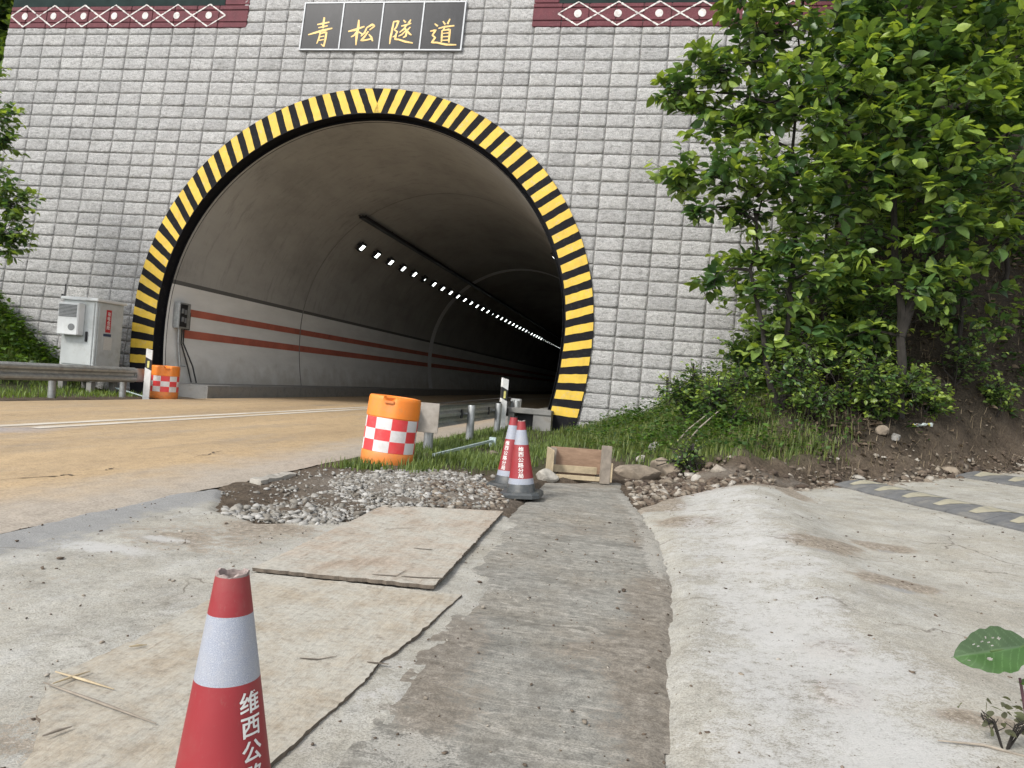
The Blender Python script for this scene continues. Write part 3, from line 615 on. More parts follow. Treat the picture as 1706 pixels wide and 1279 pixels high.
# striped arch ring
ring = empty('arch_ring', (CX, WY, 0), 'arch band painted in yellow and black hazard stripes round the tunnel mouth', 'arch ring')
def rpart(o): o.parent = ring; o.matrix_parent_inverse = WINV; return o
pi_, po_ = prof(R_IN), prof(R_OUT); V = []; F = []; n = len(pi_)
rows = [(po_, 0., None), (po_, .072, None), (pi_, .072, None), (pi_, None, .24), (prof(R_V-.012), None, .26)]
for pr, off, dy in rows:
    for (x, z) in pr: V.append(wallP(x, z, off) if dy is None else wallP(x, z)+np.array([0, dy, 0]))
for j in range(4):
    for i in range(n-1): F.append((j*n+i, j*n+i+1, (j+1)*n+i+1, (j+1)*n+i))
rpart(mesh('band', V, F, 'black_paint'))
TL = ([0, 7, 29, 41, 65, 70, 86, 100, 112], [25, 25, 23, 25, 39, 47, 65, 89, 93]); TR = ([0, 5, 13, 29, 49, 66, 89, 108, 115], [18, 19, 27, 39, 51, 59, 75, 93, 95])
RM = (R_IN+R_OUT)/2
def mid_pt(s, side):                      # point on the centre line of the band, s metres from the crown
    a = s/RM
    if a <= math.pi/2: return CX+side*RM*math.sin(a), CZ+RM*math.cos(a), math.degrees(a)
    dz = s-RM*math.pi/2; return CX+side*(RM-sag(RM, dz)), CZ-dz, 90+math.degrees(math.atan2(dz, RM))
def hit(x, z, dx, dz, L):
    a, c = 0., 1.2 if L > RM else -1.2
    for _ in range(40):
        mth = (a+c)/2; v = level(x+dx*mth, z+dz*mth)
        if (v < L) == (L > RM): a = mth
        else: c = mth
    return x+dx*a, z+dz*a
for side in (-1, 1):
    k = 0
    while True:
        s = .115+k*.352; k += 1
        x, z, th = mid_pt(s, side)
        if z < .14: break
        wd = .092+random.uniform(-.007, .007); pts = []
        for e in (-wd, wd):
            x, z, th = mid_pt(max(s+e, .002), side); tb = TL if side < 0 else TR; an = math.radians(float(np.interp(th, *tb))+random.uniform(-1, 1)); dx, dz = side*math.sin(an), math.cos(an)
            pts.append((hit(x, z, dx, dz, R_OUT-.004), hit(x, z, dx, dz, R_IN+.015)))
        V = []; F = []; nn = 8
        for t in np.linspace(0, 1, nn):                     # across the band, slightly ragged edges
            for j, (o_, i_) in enumerate(pts):
                q = (o_[0]+(i_[0]-o_[0])*t+random.uniform(-.004, .004), o_[1]+(i_[1]-o_[1])*t+random.uniform(-.006, .006)); V.append(wallP(q[0], q[1], .0765))
        for j in range(nn-1): F.append((2*j, 2*j+1, 2*j+3, 2*j+2))
        rpart(mesh('yellow_stripe', V, F, 'yellow_paint'))
# ------------------------------------------------------------------ framed red panels on the wall, left and right of the name board
def wall_quad(p, x0, x1, z0, z1, o0, o1, bev=.006):
    bm = bmesh.new(); bmesh.ops.create_cube(bm, size=1)
    for q in bm.verts: q.co = Vector(((x0+x1)/2+q.co.x*(x1-x0), (o0+o1)/2-q.co.y*(o1-o0)*-1, (z0+z1)/2+q.co.z*(z1-z0)))
    if bev: bmesh.ops.bevel(bm, geom=bm.edges[:], offset=bev, segments=2, affect='EDGES')
    bm.verts.index_update(); p.add([wallP(q.co.x, q.co.z, q.co.y) for q in bm.verts], [[q.index for q in f.verts] for f in bm.faces]); bm.free(); return p
def red_panel(x0, x1, xin0, xin1, zt, cells_, label):
    root = empty('red_framed_panel', (x0, WY, red_z), label, 'wall panel'); inv = Matrix.Translation((-x0, -WY, -red_z))
    def pp(o): o.parent = root; o.matrix_parent_inverse = inv; return o
    zs = [red_z, GZ+BH, GZ+2*BH, zt]
    for i in range(3):
        xs_ = [x0]
        while xs_[-1] < x1-.7: xs_.append(min(x1, GX+math.ceil((xs_[-1]-GX+.05)/BW+.2)*BW))
        xs_[-1] = x1
        for a, c in zip(xs_[:-1], xs_[1:]): pp(wall_quad(Pt(), a+.004, c-.004, zs[i]+.006, zs[i+1]-.006, -.01, .044+random.uniform(-.004, .004), .012).build('red_block', 'red_paint_stone'))
    for a, c in ((x0, xin0), (xin1, x1)):
        if c-a > .05:
            z = zt
            while z < ZT-.3: pp(wall_quad(Pt(), a+.004, c-.004, z+.006, z+BH-.006, -.01, .044, .012).build('red_block', 'red_paint_stone')); z += BH
    pp(wall_quad(Pt(), xin0+.01, xin1-.01, zt, ZT-.2, -.01, .03, .0).build('dark_field', 'dark_green_panel'))
    for (px0, px1, pyt, pyb) in cells_:
        a = W(px0, (pyt+pyb)/2)[0]; c = W(px1, (pyt+pyb)/2)[0]; mx = (a+c)/2; z1 = zt+.02; z0 = red_z+.03; zm = (z0+z1)/2; th = .020
        p = Pt()
        for (ax, az), (bx, bz) in (((a, zm), (mx, z1)), ((mx, z1), (c, zm)), ((c, zm), (mx, z0)), ((mx, z0), (a, zm))):
            L = math.hypot(bx-ax, bz-az); nx_, nz_ = -(bz-az)/L*th, (bx-ax)/L*th; st = 7
            for i in range(st):
                t0, t1 = i/st, (i+1)/st; j = [random.uniform(.6, 1.15) if random.random() > .15 else .3 for _ in range(2)]
                V = [wallP(ax+(bx-ax)*t+sg*nx_*jj, az+(bz-az)*t+sg*nz_*jj, .0525) for t, jj in ((t0, j[0]), (t1, j[1])) for sg in (-1, 1)]
                p.add(V, [(0, 1, 3, 2)])
        pp(p.build('white_diamond', 'worn_white_paint'))
        V = [wallP(mx+.085*math.cos(q), zm+.095*math.sin(q)*random.uniform(.9, 1.05), .0525) for q in np.linspace(0, 2*math.pi, 15)[:-1]]
        pp(mesh('white_dot', V, [tuple(range(14))], 'worn_white_paint'))
ztl = (W(150, 11)[1]+W(350, 11)[1])/2; ztr = W(1000, 6)[1]
lx = [21, 67, 116, 167, 218, 270, 322, 377]
red_panel(XL+.02, red_l[1], XL+.02, W(377, 5)[0], ztl, [(lx[i], lx[i+1], 11, 47) for i in range(7)], 'dark wall panel with a red border of seven diamonds, left of the name board')
rx_ = [930, 996, 1063, 1133, 1206, 1281, 1358]
red_panel(red_r[0], XR-.02, W(932, 5)[0], XR-.06, ztr, [(rx_[i], rx_[i+1], 6, 47) for i in range(6)], 'dark framed wall panel with a red diamond border, right of the name board')
# ------------------------------------------------------------------ name board
sx0 = (W(512, 8)[0]+W(502, 85)[0])/2; sx1 = (W(777, 6)[0]+W(770, 87)[0])/2; sz1 = (W(512, 8)[1]+W(777, 7)[1])/2; sz0 = (W(502, 85)[1]+W(770, 87)[1])/2
sign = empty('tunnel_name_board', (sx0, WY, sz0), 'dark four-panel name board with gold brush characters above the tunnel arch', 'sign'); SINV = Matrix.Translation((-sx0, -WY, -sz0))
def spart(o): o.parent = sign; o.matrix_parent_inverse = SINV; return o
fw_ = .035; p = Pt(); spart(wall_quad(p, sx0, sx1, sz0, sz1, 0, .07, .0).build('backing', 'dark_metal'))
for k in range(4):
    a = sx0+(sx1-sx0)*k/4; c = sx0+(sx1-sx0)*(k+1)/4; spart(wall_quad(Pt(), a+.012, c-.012, sz0+.02, sz1-.02, .072, .082, .002).build('granite_panel', 'polished_granite'))
for k in range(5):
    a = sx0+(sx1-sx0)*k/4; spart(wall_quad(Pt(), a-fw_/2, a+fw_/2, sz0-.02, sz1+.02, .0, .10, .004).build('frame_bar', 'steel_frame'))
for z in (sz0, sz1): spart(wall_quad(Pt(), sx0-.02, sx1+.02, z-fw_/2, z+fw_/2, .0, .095, .004).build('frame_bar', 'steel_frame'))
STR = [
 [[(335, 172, 12), (330, 210, 15), (322, 268, 12)], [(272, 236, 9), (320, 226, 13), (380, 214, 9)], [(282, 264, 8), (330, 254, 12), (366, 246, 8)], [(192, 326, 7), (240, 312, 13), (320, 288, 17), (406, 268, 9)],
  [(300, 300, 10), (290, 350, 12), (268, 405, 7)], [(298, 318, 9), (330, 306, 12), (354, 304, 15), (346, 360, 14), (330, 428, 12), (305, 408, 6)], [(290, 346, 7), (335, 338, 9)], [(284, 376, 7), (332, 368, 9)]],
 [[(546, 296, 9), (600, 284, 17), (690, 252, 10)], [(640, 194, 10), (636, 250, 18), (620, 340, 18), (614, 418, 7)], [(626, 296, 13), (600, 330, 13), (570, 346, 7)], [(640, 300, 9), (672, 322, 12)],
  [(712, 262, 10), (690, 310, 14), (658, 340, 7)], [(712, 262, 10), (760, 236, 16), (780, 248, 13), (735, 285, 9)], [(725, 296, 10), (690, 345, 15), (658, 378, 12), (700, 374, 12), (762, 360, 10)], [(728, 322, 9), (752, 350, 15), (762, 384, 10)]],
 [[(950, 205, 10), (935, 280, 15), (920, 350, 14), (912, 408, 7)], [(950, 210, 9), (992, 205, 15), (970, 262, 12), (952, 282, 8), (980, 298, 12), (962, 336, 12), (938, 346, 6)], [(1035, 196, 9), (1055, 218, 14)], [(1100, 192, 9), (1078, 226, 15)],
  [(1015, 250, 9), (1060, 240, 13), (1104, 224, 9)], [(1062, 240, 10), (1040, 275, 13), (1000, 306, 7)], [(1048, 262, 9), (1064, 300, 15), (1056, 338, 14), (1030, 352, 7)], [(1052, 292, 8), (1022, 325, 12), (990, 340, 6)], [(1096, 258, 9), (1072, 284, 12), (1070, 296, 7)], [(1068, 288, 8), (1086, 316, 14), (1106, 330, 8)],
  [(972, 318, 9), (962, 366, 16), (990, 368, 12), (1050, 388, 15), (1118, 400, 9)]],
 [[(1310, 228, 8), (1338, 250, 14)], [(1384, 206, 9), (1404, 236, 13)], [(1446, 186, 9), (1424, 232, 14)], [(1344, 270, 8), (1400, 256, 14), (1484, 246, 10)], [(1406, 254, 8), (1386, 284, 10)],
  [(1376, 288, 10), (1374, 340, 14), (1370, 392, 10)], [(1376, 290, 9), (1420, 282, 12), (1446, 280, 16), (1440, 340, 14), (1436, 396, 10)], [(1378, 316, 7), (1436, 310, 9)], [(1376, 346, 7), (1436, 342, 9)], [(1374, 376, 7), (1434, 374, 9)],
  [(1272, 296, 9), (1322, 286, 14), (1290, 332, 11), (1316, 352, 13), (1284, 396, 13), (1330, 396, 13), (1410, 414, 15), (1502, 416, 9)]]]
for ch in STR:
    p = Pt()
    for li, st in enumerate(ch):
        dense = []
        for (a, c) in zip(st[:-1], st[1:]):
            for t in np.linspace(0, 1, 5)[:-1]: dense.append(tuple(a[i]+(c[i]-a[i])*t for i in range(3)))
        dense.append(st[-1]); V = []
        for i, (x, y, wd) in enumerate(dense):
            a, c = dense[max(i-1, 0)], dense[min(i+1, len(dense)-1)]; dx, dy = c[0]-a[0], c[1]-a[1]; L = math.hypot(dx, dy)+1e-6; nx_, ny_ = -dy/L*wd*.62, dx/L*wd*.62
            for sg in (-1, 1):
                xx, zz = W(480+(x+sg*nx_)/5.331, (y+sg*ny_)/5.33)
                V.append(wallP(xx, zz, .0855+.0006*li))
        p.add(V, [(2*i, 2*i+1, 2*i+3, 2*i+2) for i in range(len(dense)-1)])
    spart(p.build('gold_character', 'gold_paint'))

# ------------------------------------------------------------------ tunnel lamps, cable tray, junction box
ONES = 'zero first second third fourth fifth sixth seventh eighth ninth tenth eleventh twelfth thirteenth fourteenth fifteenth sixteenth seventeenth eighteenth nineteenth twentieth'.split()
def ordinal(n):
    if n <= 20: return ONES[n]
    t = {2: 'twent', 3: 'thirt', 4: 'fort'}[n//10]; return t+('ieth' if n % 10 == 0 else 'y-'+ONES[n % 10])
def lamp(x, y, z, s, label, group, small=False):
    root = empty('tunnel_lamp', (x, y, z), label, 'lamp', group)
    an = math.radians(-48*s); ca, sa = math.cos(an), math.sin(an)        # tilt towards the road
    def rot(p, y0): return [(a*ca+c*sa, b_+y0, -a*sa+c*ca) for a, b_, c in p]
    h = Pt(); h.box(-.17, .17, -.15, .15, 0, .10); h.v = rot(h.v, 0); h.build('housing', 'dark_metal', root)
    h = Pt(); h.box(-.03, .03, -.03, .03, .10, .26); h.v = rot(h.v, 0); h.build('bracket', 'dark_metal', root)
    for yy in ((0,) if small else (-.085, 0, .085)):
        q = Pt(); q.box(-.10 if not small else -.04, .10 if not small else .04, yy-.022, yy+.022, -.006, 0); q.v = rot(q.v, 0); q.build('light_strip', 'lamp_glow', root)
    return root
for k in range(46):
    y = 24.3+1.465*k
    if y > 90: break
    lamp(-9.95, y, 5.12, 1, 'glowing lamp in the left vault row, nearest the tunnel mouth' if k == 0 else ordinal(k+1)+' glowing lamp from the mouth in the left vault row', 'lamps in the row along the left of the tunnel vault', k in (5, 15, 25) or k > 30)
for k in range(6):
    y = 27.9+2.3*k; lamp(-3.9+.03, y, 5.75, -1, ['glowing lamp nearest the mouth in the right vault row, at the arch edge', 'second glowing lamp of the right vault row, at the arch edge', 'third lamp of the right vault row', 'fourth lamp of the right vault row', 'fifth lamp of the right vault row', 'sixth lamp of the right vault row'][k], 'lamps in the row along the right of the tunnel vault', True)
tray = empty('cable_tray', (-9.3, 22.5, 5.75), 'long dark cable tray under the vault beside the lamp row', 'cable tray')
q = Pt(); q.box(-.10, .10, 0, 60, 0, .03); q.build('tray_bed', 'dark_metal', tray)
for sx in (-.10, .08): q = Pt(); q.box(sx, sx+.02, 0, 60, .031, .10); q.build('tray_side', 'dark_metal', tray)
q = Pt(); q.tube([(-.06, -.1, .06), (-.06, 60, .06)], .025, 6); q.tube([(.03, -.05, .06), (.03, 60, .06)], .03, 6); q.build('cable', 'cable_rubber', tray)
for k in range(24): q = Pt(); q.tube([(0, .4+2.5*k, .03), (-.05, .4+2.5*k, .40)], .012, 5); q.build('hanger', 'dark_metal', tray)
jx = CX-wall_x(1.95, R_V); jb = empty('junction_box', (jx+.02, 16.55, 1.62), 'grey open junction box with conduits on the left wall inside the mouth', 'junction box')
q = Pt(); q.box(0, .16, -.22, .22, 0, .62, bev=.01); q.build('box_body', 'galvanised', jb)
q = Pt(); q.box(.161, .168, -.19, .08, .04, .58); q.build('opening', 'dark_metal', jb)
for i, (yy, zz) in enumerate(((-.12, .42), (0, .40), (-.1, .22), (.02, .2))): q = Pt(); q.box(.168, .19, yy-.04, yy+.04, zz-.06, zz+.06, bev=.005); q.build('terminal_block', 'grille_grey', jb)
q = Pt(); q.box(.02, .12, .225, .30, -.02, .42, bev=.005); q.build('side_box', 'dark_metal', jb)
for i, (yy, x1, y1) in enumerate(((-.08, .10, -.02), (.04, .14, .22), (.12, .2, .34))):
    zb = -1.3 if i else -.9
    q = Pt(); q.tube([(.08, yy, 0), (.09, yy, -.35), (x1+.05, y1, -.9), (x1+.12, y1+.1, zb)], .018 if i else .03, 7); q.build('conduit', 'cable_rubber' if i else 'galvanised', jb)

# ------------------------------------------------------------------ guardrails
def wbeam(L, zc):
    prof_ = [(.0, .155), (.02, .150), (.075, .115), (.080, .085), (.075, .055), (.012, .018), (.012, -.018), (.075, -.055), (.080, -.085), (.075, -.115), (.02, -.150), (.0, -.155)]
    V = []; F = []
    for yy in (0, L):
        for d, z in prof_: V.append((d, yy, zc+z))
        for d, z in prof_: V.append((d-.006, yy, zc+z))
    n = len(prof_)
    for i in range(n-1): F.append((i, i+1, 2*n+i+1, 2*n+i)); F.append((n+i, 3*n+i, 3*n+i+1, n+i+1))
    F += [(0, 2*n, 3*n, n), (n-1, 2*n-1, 4*n-1, 3*n-1)]
    for e in (0, 2*n):
        for i in range(n-1): F.append((e+i, e+n+i, e+n+i+1, e+i+1))
    return V, F
gl = empty('guardrail', (-10.62, -8, 0), 'galvanised W-beam guardrail along the far left road edge by the cabinet', 'guardrail')
v, f = wbeam(22.15, .48); mesh('beam', v, f, 'galvanised', gl, smooth=False)
q = Pt(); q.box(-.05, .06, 22.15, 22.45, .34, .62, bev=.03); q.build('end_piece', 'galvanised', gl)
for yy in (14.0-8+6.15, 10.15, 8.15, 22.0-.05, 18.1-4): pass
for yy in (20.15, 22.05, 16.15, 12.15, 8.15):
    q = Pt(); q.tube([(-.16, yy, -.3), (-.16, yy, .60)], .065, 14); q.build('post', 'galvanised', gl, True)
    q = Pt(); q.box(-.10, -.006, yy-.05, yy+.05, .40, .56); q.build('spacer', 'galvanised', gl)
gr = empty('guardrail', (-2.72, 8.9, 0), 'short guardrail seen from behind, between the leaning drum and the tunnel mouth', 'guardrail')
v, f = wbeam(7.0, .43); v = [(-.10-a, b_, c) for a, b_, c in v]; mesh('beam', v, f, 'galvanised', gr)
_a, _b = at_y(697, 668, 9.15), at_y(729, 722, 9.15)
q = Pt(); q.box(_a[0]+2.72, _b[0]+2.72, .24, .255, _b[2], _a[2]-.01, bev=.004); q.build('end_plate', 'plate_grey', gr)
for yy, tp in ((.45, .58), (2.75, .57), (4.95, .57), (6.9, .60)):
    zz = float(zg(-2.72, 8.9+yy)); q = Pt(); q.tube([(0, yy, -.3), (0, yy, tp-.01), (0, yy, tp)], [.062, .062, .058], 16); q.build('post', 'galvanised', gr, True)
    q = Pt(); q.tube([(-.06, yy, .43), (-.115, yy, .43)], .018, 8); q.build('bolt', 'galvanised', gr)
for yy in (2.55, 4.6): q = Pt(); q.box(-.115, -.095, yy-.05, yy+.05, .36, .5); q.build('joint_plate', 'dark_metal', gr)
q = Pt(); q.box(-.14, .06, 6.95, 7.15, .20, .64, bev=.006); q.build('end_block', 'galvanised', gr)
q = Pt(); q.tube([(-.16, -.2, .595), (-.15, 6.95, .66)], .008, 6); q.build('wire', 'dark_metal', gr)
# concrete duct end at the right foot of the arch
q = empty('cable_duct_end', (-2.45, 15.3, 0), 'grey concrete duct end with a dark opening at the right foot of the arch', 'cable duct')
p = Pt(); p.box(-.35, .55, .0, .68, .36, .46, bev=.01); p.build('cover_slab', 'kerb_concrete', q)
p = Pt(); p.box(-.35, -.22, .03, .68, -.1, .359); p.build('side_wall', 'kerb_concrete', q)
p = Pt(); p.box(.18, .55, .03, .68, -.1, .359); p.build('side_wall', 'kerb_concrete', q)
p = Pt(); p.box(-.219, .179, .3, .68, -.1, .358); p.build('duct_recess', 'dark_metal', q)
# delineator posts
def delineator(loc, label, lean=0):
    root = empty('delineator_post', loc, label, 'delineator post', 'white delineator posts beside the road'); root.rotation_euler = (lean, 0, .5)
    w2, d2 = .06, .05
    def seg(z0a, z0b, z1a, z1b, nm, mt): # slanted cuts: a = left side, b = right side
        V = [(-w2, -d2, z0a), (w2, -d2, z0b), (w2, d2, z0b), (-w2, d2, z0a), (-w2, -d2, z1a), (w2, -d2, z1b), (w2, d2, z1b), (-w2, d2, z1a)]
        mesh(nm, V, [(0, 3, 2, 1), (4, 5, 6, 7), (0, 1, 5, 4), (1, 2, 6, 5), (2, 3, 7, 6), (3, 0, 4, 7)], mt, root)
    seg(-.1, -.1, .66, .60, 'shaft', 'white_post'); seg(.6605, .6005, .88, .82, 'black_band', 'post_black'); seg(.8805, .8205, 1.06, 1.03, 'cap', 'white_post')
    p = Pt(); p.box(-.02, .02, -d2-.006, -d2-.0005, .66, .80); p.build('reflector', 'reflector_yellow', root)
p = G(243, 664); delineator((p[0], p[1], 0), 'white delineator post with black band beside the far orange drum')
p = at_y(836, 700, 14.6); delineator((p[0], p[1], 0), 'white delineator post with black band behind the right-hand guardrail')
# ------------------------------------------------------------------ orange drums
def drum(loc, r, h, rz, lean, label, flip=0):
    root = empty('traffic_drum', loc, label, 'traffic drum', 'orange traffic drums with red and white checks'); root.rotation_euler = (lean[0], lean[1], rz); n = 48
    z0, z1 = h*.22, h*.70
    p = Pt(); p.lathe([(r*.90, 0), (r*.96, .01), (r*1.0, .03), (r*1.005, z0-.01), (r*.985, z0)], n, cap0=True); p.build('lower_body', 'drum_orange_low', root, True)
    p = Pt(); p.lathe([(r*.985, z0), (r*.985, z1)], n); p.build('core', 'drum_orange', root, True)
    p = Pt(); p.lathe([(r*.985, z1), (r*1.01, z1+.006), (r*1.0, h-.04), (r*.985, h-.015), (r*.95, h-.004), (r*.80, h), (r*.75, h-.02), (.001, h-.02)], n); b_ = p
    # grip notch at the rim
    nv = []
    for (x, y, z) in b_.v:
        a = math.atan2(y, x); da = abs((a+math.pi/2+math.pi) % (2*math.pi)-math.pi)
        if z > h-.05 and da < .2 and math.hypot(x, y) > r*.7: z -= .05; x *= .93; y *= .93
        nv.append((x, y, z))
    b_.v = nv; p.build('upper_body', 'drum_orange', root, True)
    p = Pt(); p.box(-.05, .05, -r*.93-.02, -r*.93+.03, h-.075, h-.045, bev=.006); p.build('grip', 'drum_orange_low', root)
    nc = 10                                      # red and white reflective squares, three rows
    for row in range(3):
        for c_ in range(nc):
            a0, a1 = 2*math.pi*c_/nc, 2*math.pi*(c_+1)/nc; za, zb = z0+.004+(z1-z0-.008)*row/3, z0+.004+(z1-z0-.008)*(row+1)/3; V = []; st = 6
            for i in range(st+1):
                a = a0+(a1-a0)*i/st-math.pi/2-.42
                for zz in (za, zb): V.append((r*.9935*math.cos(a), r*.9935*math.sin(a), zz))
            mesh('reflective_square', V, [(2*i, 2*i+2, 2*i+3, 2*i+1) for i in range(st)], 'drum_red' if (row+c_+flip) % 2 else 'drum_white', root, smooth=True)
    return root
p = G(643, 772); drum((p[0], p[1], p[2]-.03), .272, .74, .12, (-.02, .06), 'large leaning orange drum with red and white checks beside the gravel heap')
p = G(272, 664); drum((p[0], p[1], .0), .29, .72, .75, (0, 0), 'far orange drum with red and white checks at the left foot of the arch', 1)
# ------------------------------------------------------------------ traffic cones
CH = .645
def cone(loc, rz, label, text_az, lean=(0, 0), dark_cap=False, size=1.):
    root = empty('traffic_cone', loc, label, 'traffic cone', 'red and white traffic cones'); root.rotation_euler = (lean[0], lean[1], rz); root.scale = (size,)*3
    n = 56; zt = CH
    def rad(z): return .031+(CH-z)*(.114-.031)/(CH-.09)
    def band(nm, za, zb, mt, st=6): p = Pt(); p.lathe([(rad(za+(zb-za)*i/st), za+(zb-za)*i/st) for i in range(st+1)], n); p.build(nm, mt, root, True)
    fr = [1-q for q in (0, .12, .315, .755, .83)]
    # rim with a torn, hollow top
    p = Pt(); zr = zt-.005; pr = [(rad(zr), zr), (rad(zt)+.001, zt), (rad(zt)-.004, zt+.001), (rad(zt)-.006, zt-.01), (rad(zt)-.004, zt-.15)]; p.lathe(pr, n)
    p.v = [(x, y, z+(random.uniform(-.0015, .001)+.003*math.sin(2*math.atan2(y, x)+1)+.002*math.sin(7*math.atan2(y, x)) if z > zt-.001 else 0)) for x, y, z in p.v]; p.build('rim', 'dark_metal' if dark_cap else 'worn_rim', root)
    band('top_band', fr[1]*CH, zr, 'cone_red'); band('white_band', fr[2]*CH, fr[1]*CH, 'cone_white'); band('red_body', fr[3]*CH, fr[2]*CH, 'cone_red'); band('lower_white_band', fr[4]*CH, fr[3]*CH, 'cone_white', 2)
    zc = fr[4]*CH; p = Pt(); p.lathe([(rad(zc), zc), (rad(zc)+.003, zc-.004), (.128, .045), (.15, .04)], n); p.build('collar', 'cone_black', root, True)
    # eight-sided base plate
    p = Pt(); hw = .178; ch = .055; oc = [(hw-ch, hw), (-hw+ch, hw), (-hw, hw-ch), (-hw, -hw+ch), (-hw+ch, -hw), (hw-ch, -hw), (hw, -hw+ch), (hw, hw-ch)]
    V = [(x, y, 0) for x, y in oc]+[(x*1., y*1., .028) for x, y in oc]+[(x*.90, y*.90, .045) for x, y in oc]; F = [tuple(range(7, -1, -1)), tuple(range(16, 24))]
    for L in (0, 8):
        for i in range(8): F.append((L+i, L+(i+1) % 8, L+8+(i+1) % 8, L+8+i))
    mesh('base_plate', V, F, 'cone_black', root)
    zz = fr[2]*CH-.035; stp = (fr[2]-fr[3])*CH/6.35
    for i, chx in enumerate('维西公路分局'):
        v, f = text_mesh(chx, .043, .0007); zc_ = zz-i*stp; V = []
        for a, c, _ in v:
            z = zc_+c*.98; r = rad(z)+.0016; th = text_az-(-a*1.12)/r; V.append((r*math.cos(th), r*math.sin(th), z))
        if v: mesh('lettering', V, f, 'cone_text_white', root)
p = at_y(405, 955, 1.265); nd = np.array([-p[0], -p[1]]); az = math.atan2(-p[1], -p[0])
cone((p[0], p[1], .012), 0, 'foreground red and white cone with torn rim, cut off by the bottom of the picture', az+.72, lean=(.0, -.035), size=.93)
p = G(868, 826); az = math.atan2(-p[1], -p[0]); cone((p[0], p[1], p[2]+.0), .0, 'front cone of the pair standing by the gravel heap', az-.02, lean=(.01, -.075)); cfar = p
p = G(846, 812); az = math.atan2(-p[1], -p[0]); cone((p[0], p[1], p[2]+.0), .0, 'rear cone of the pair, half hidden behind the front one', az-.62, lean=(-.03, .0), dark_cap=True)
# ------------------------------------------------------------------ roadside cabinet
_c = at_y(152, 640, 14.5)
cb = empty('equipment_cabinet', (_c[0], 14.5, .12), 'pale grey steel equipment cabinet with a cooling unit on its door, left of the arch', 'cabinet')
Wc, Dc, Hc = .84, .84, 1.93
p = Pt(); p.box(-Wc-.03, .03, -.03, Dc+.03, .12, .42, bev=.01); p.build('plinth', 'cabinet_white', cb)
p = Pt(); p.box(-Wc, 0, 0, Dc, .421, Hc-.06, bev=.012); p.build('body', 'cabinet_grey', cb)
p = Pt(); p.box(-Wc-.05, .05, -.06, Dc+.05, Hc-.06, Hc+.01, bev=.015); p.build('roof', 'cabinet_white', cb)
p = Pt(); p.box(-Wc+.05, -.05, -.022, -.001, .47, Hc-.1, bev=.008); d_ = p.build('door', 'cabinet_grey', cb)
p = Pt(); p.box(-.21, -.165, -.06, -.023, .98, 1.20, bev=.008); p.build('handle', 'post_black', d_)
p = Pt(); p.box(-.78, -.27, -.22, -.023, 1.10, 1.80, bev=.015); ac = p.build('cooling_unit', 'cabinet_white', cb)
p = Pt()
for k in range(9): p.box(-.75, -.31, -.232, -.2205, 1.49+.03*k, 1.511+.03*k)
p.build('grille', 'grille_grey', ac)
V = [(-.42+.085*math.cos(t), -.2235, 1.27+.075*math.sin(t)) for t in np.linspace(0, 2*math.pi, 25)[:-1]]; mesh('round_vent', V, [tuple(range(24))], 'grille_grey', ac)
p = Pt(); p.box(.0005, .018, .05, Dc-.05, .47, Hc-.1, bev=.006); sd_ = p.build('side_panel', 'cabinet_grey', cb)
p = Pt(); p.box(.0185, .021, .27, .43, 1.22, 1.72); st_ = p.build('red_sticker', 'sticker_red', cb)
for i, chx in enumerate('有电危险'):
    v, f = text_mesh(chx, .10, .002)
    if v: mesh('lettering', [(.0225, .355+a, 1.63-.1*i+c) for a, c, _ in v], f, 'cone_text_white', st_)
p = Pt(); p.box(.0185, .021, .22, .46, 1.13, 1.19); p.build('blue_label', 'sticker_blue', cb)
p = Pt(); p.box(.0185, .021, .24, .50, .83, 1.11); p.build('paper_notice', 'sticker_paper', cb)
p = Pt(); p.tube([(-Wc+.02, -.02, Hc), (-Wc+.03, -.02, Hc+.28)], .010, 6); p.build('antenna', 'post_black', cb)
p = Pt(); p.tube([(-Wc-.03, -.02, Hc-.02), (-Wc-.03, -.02, Hc+.05)], .025, 8); p.build('lamp_stub', 'dark_metal', cb)
for (a, c) in ((-.78, .07), (-.07, .07), (-.78, .77), (-.07, .77)): Pt().box(a-.06, a+.06, c-.06, c+.06, -.3, .1195).build('footing', 'kerb_concrete', cb)
# loose strut beside the cabinet
q = empty('steel_strut', (-11.6, 14.5, 0), 'thin pale steel strut lying between the cabinet and the far drum', 'strut'); a = G(192, 655); c = G(240, 662)
p = Pt(); p.tube([a-np.array([-11.6, 14.5, 0])+np.array([0, 0, .12]), c-np.array([-11.6, 14.5, 0])+np.array([0, 0, .02])], .015, 6); p.build('rod', 'painted_steel', q)

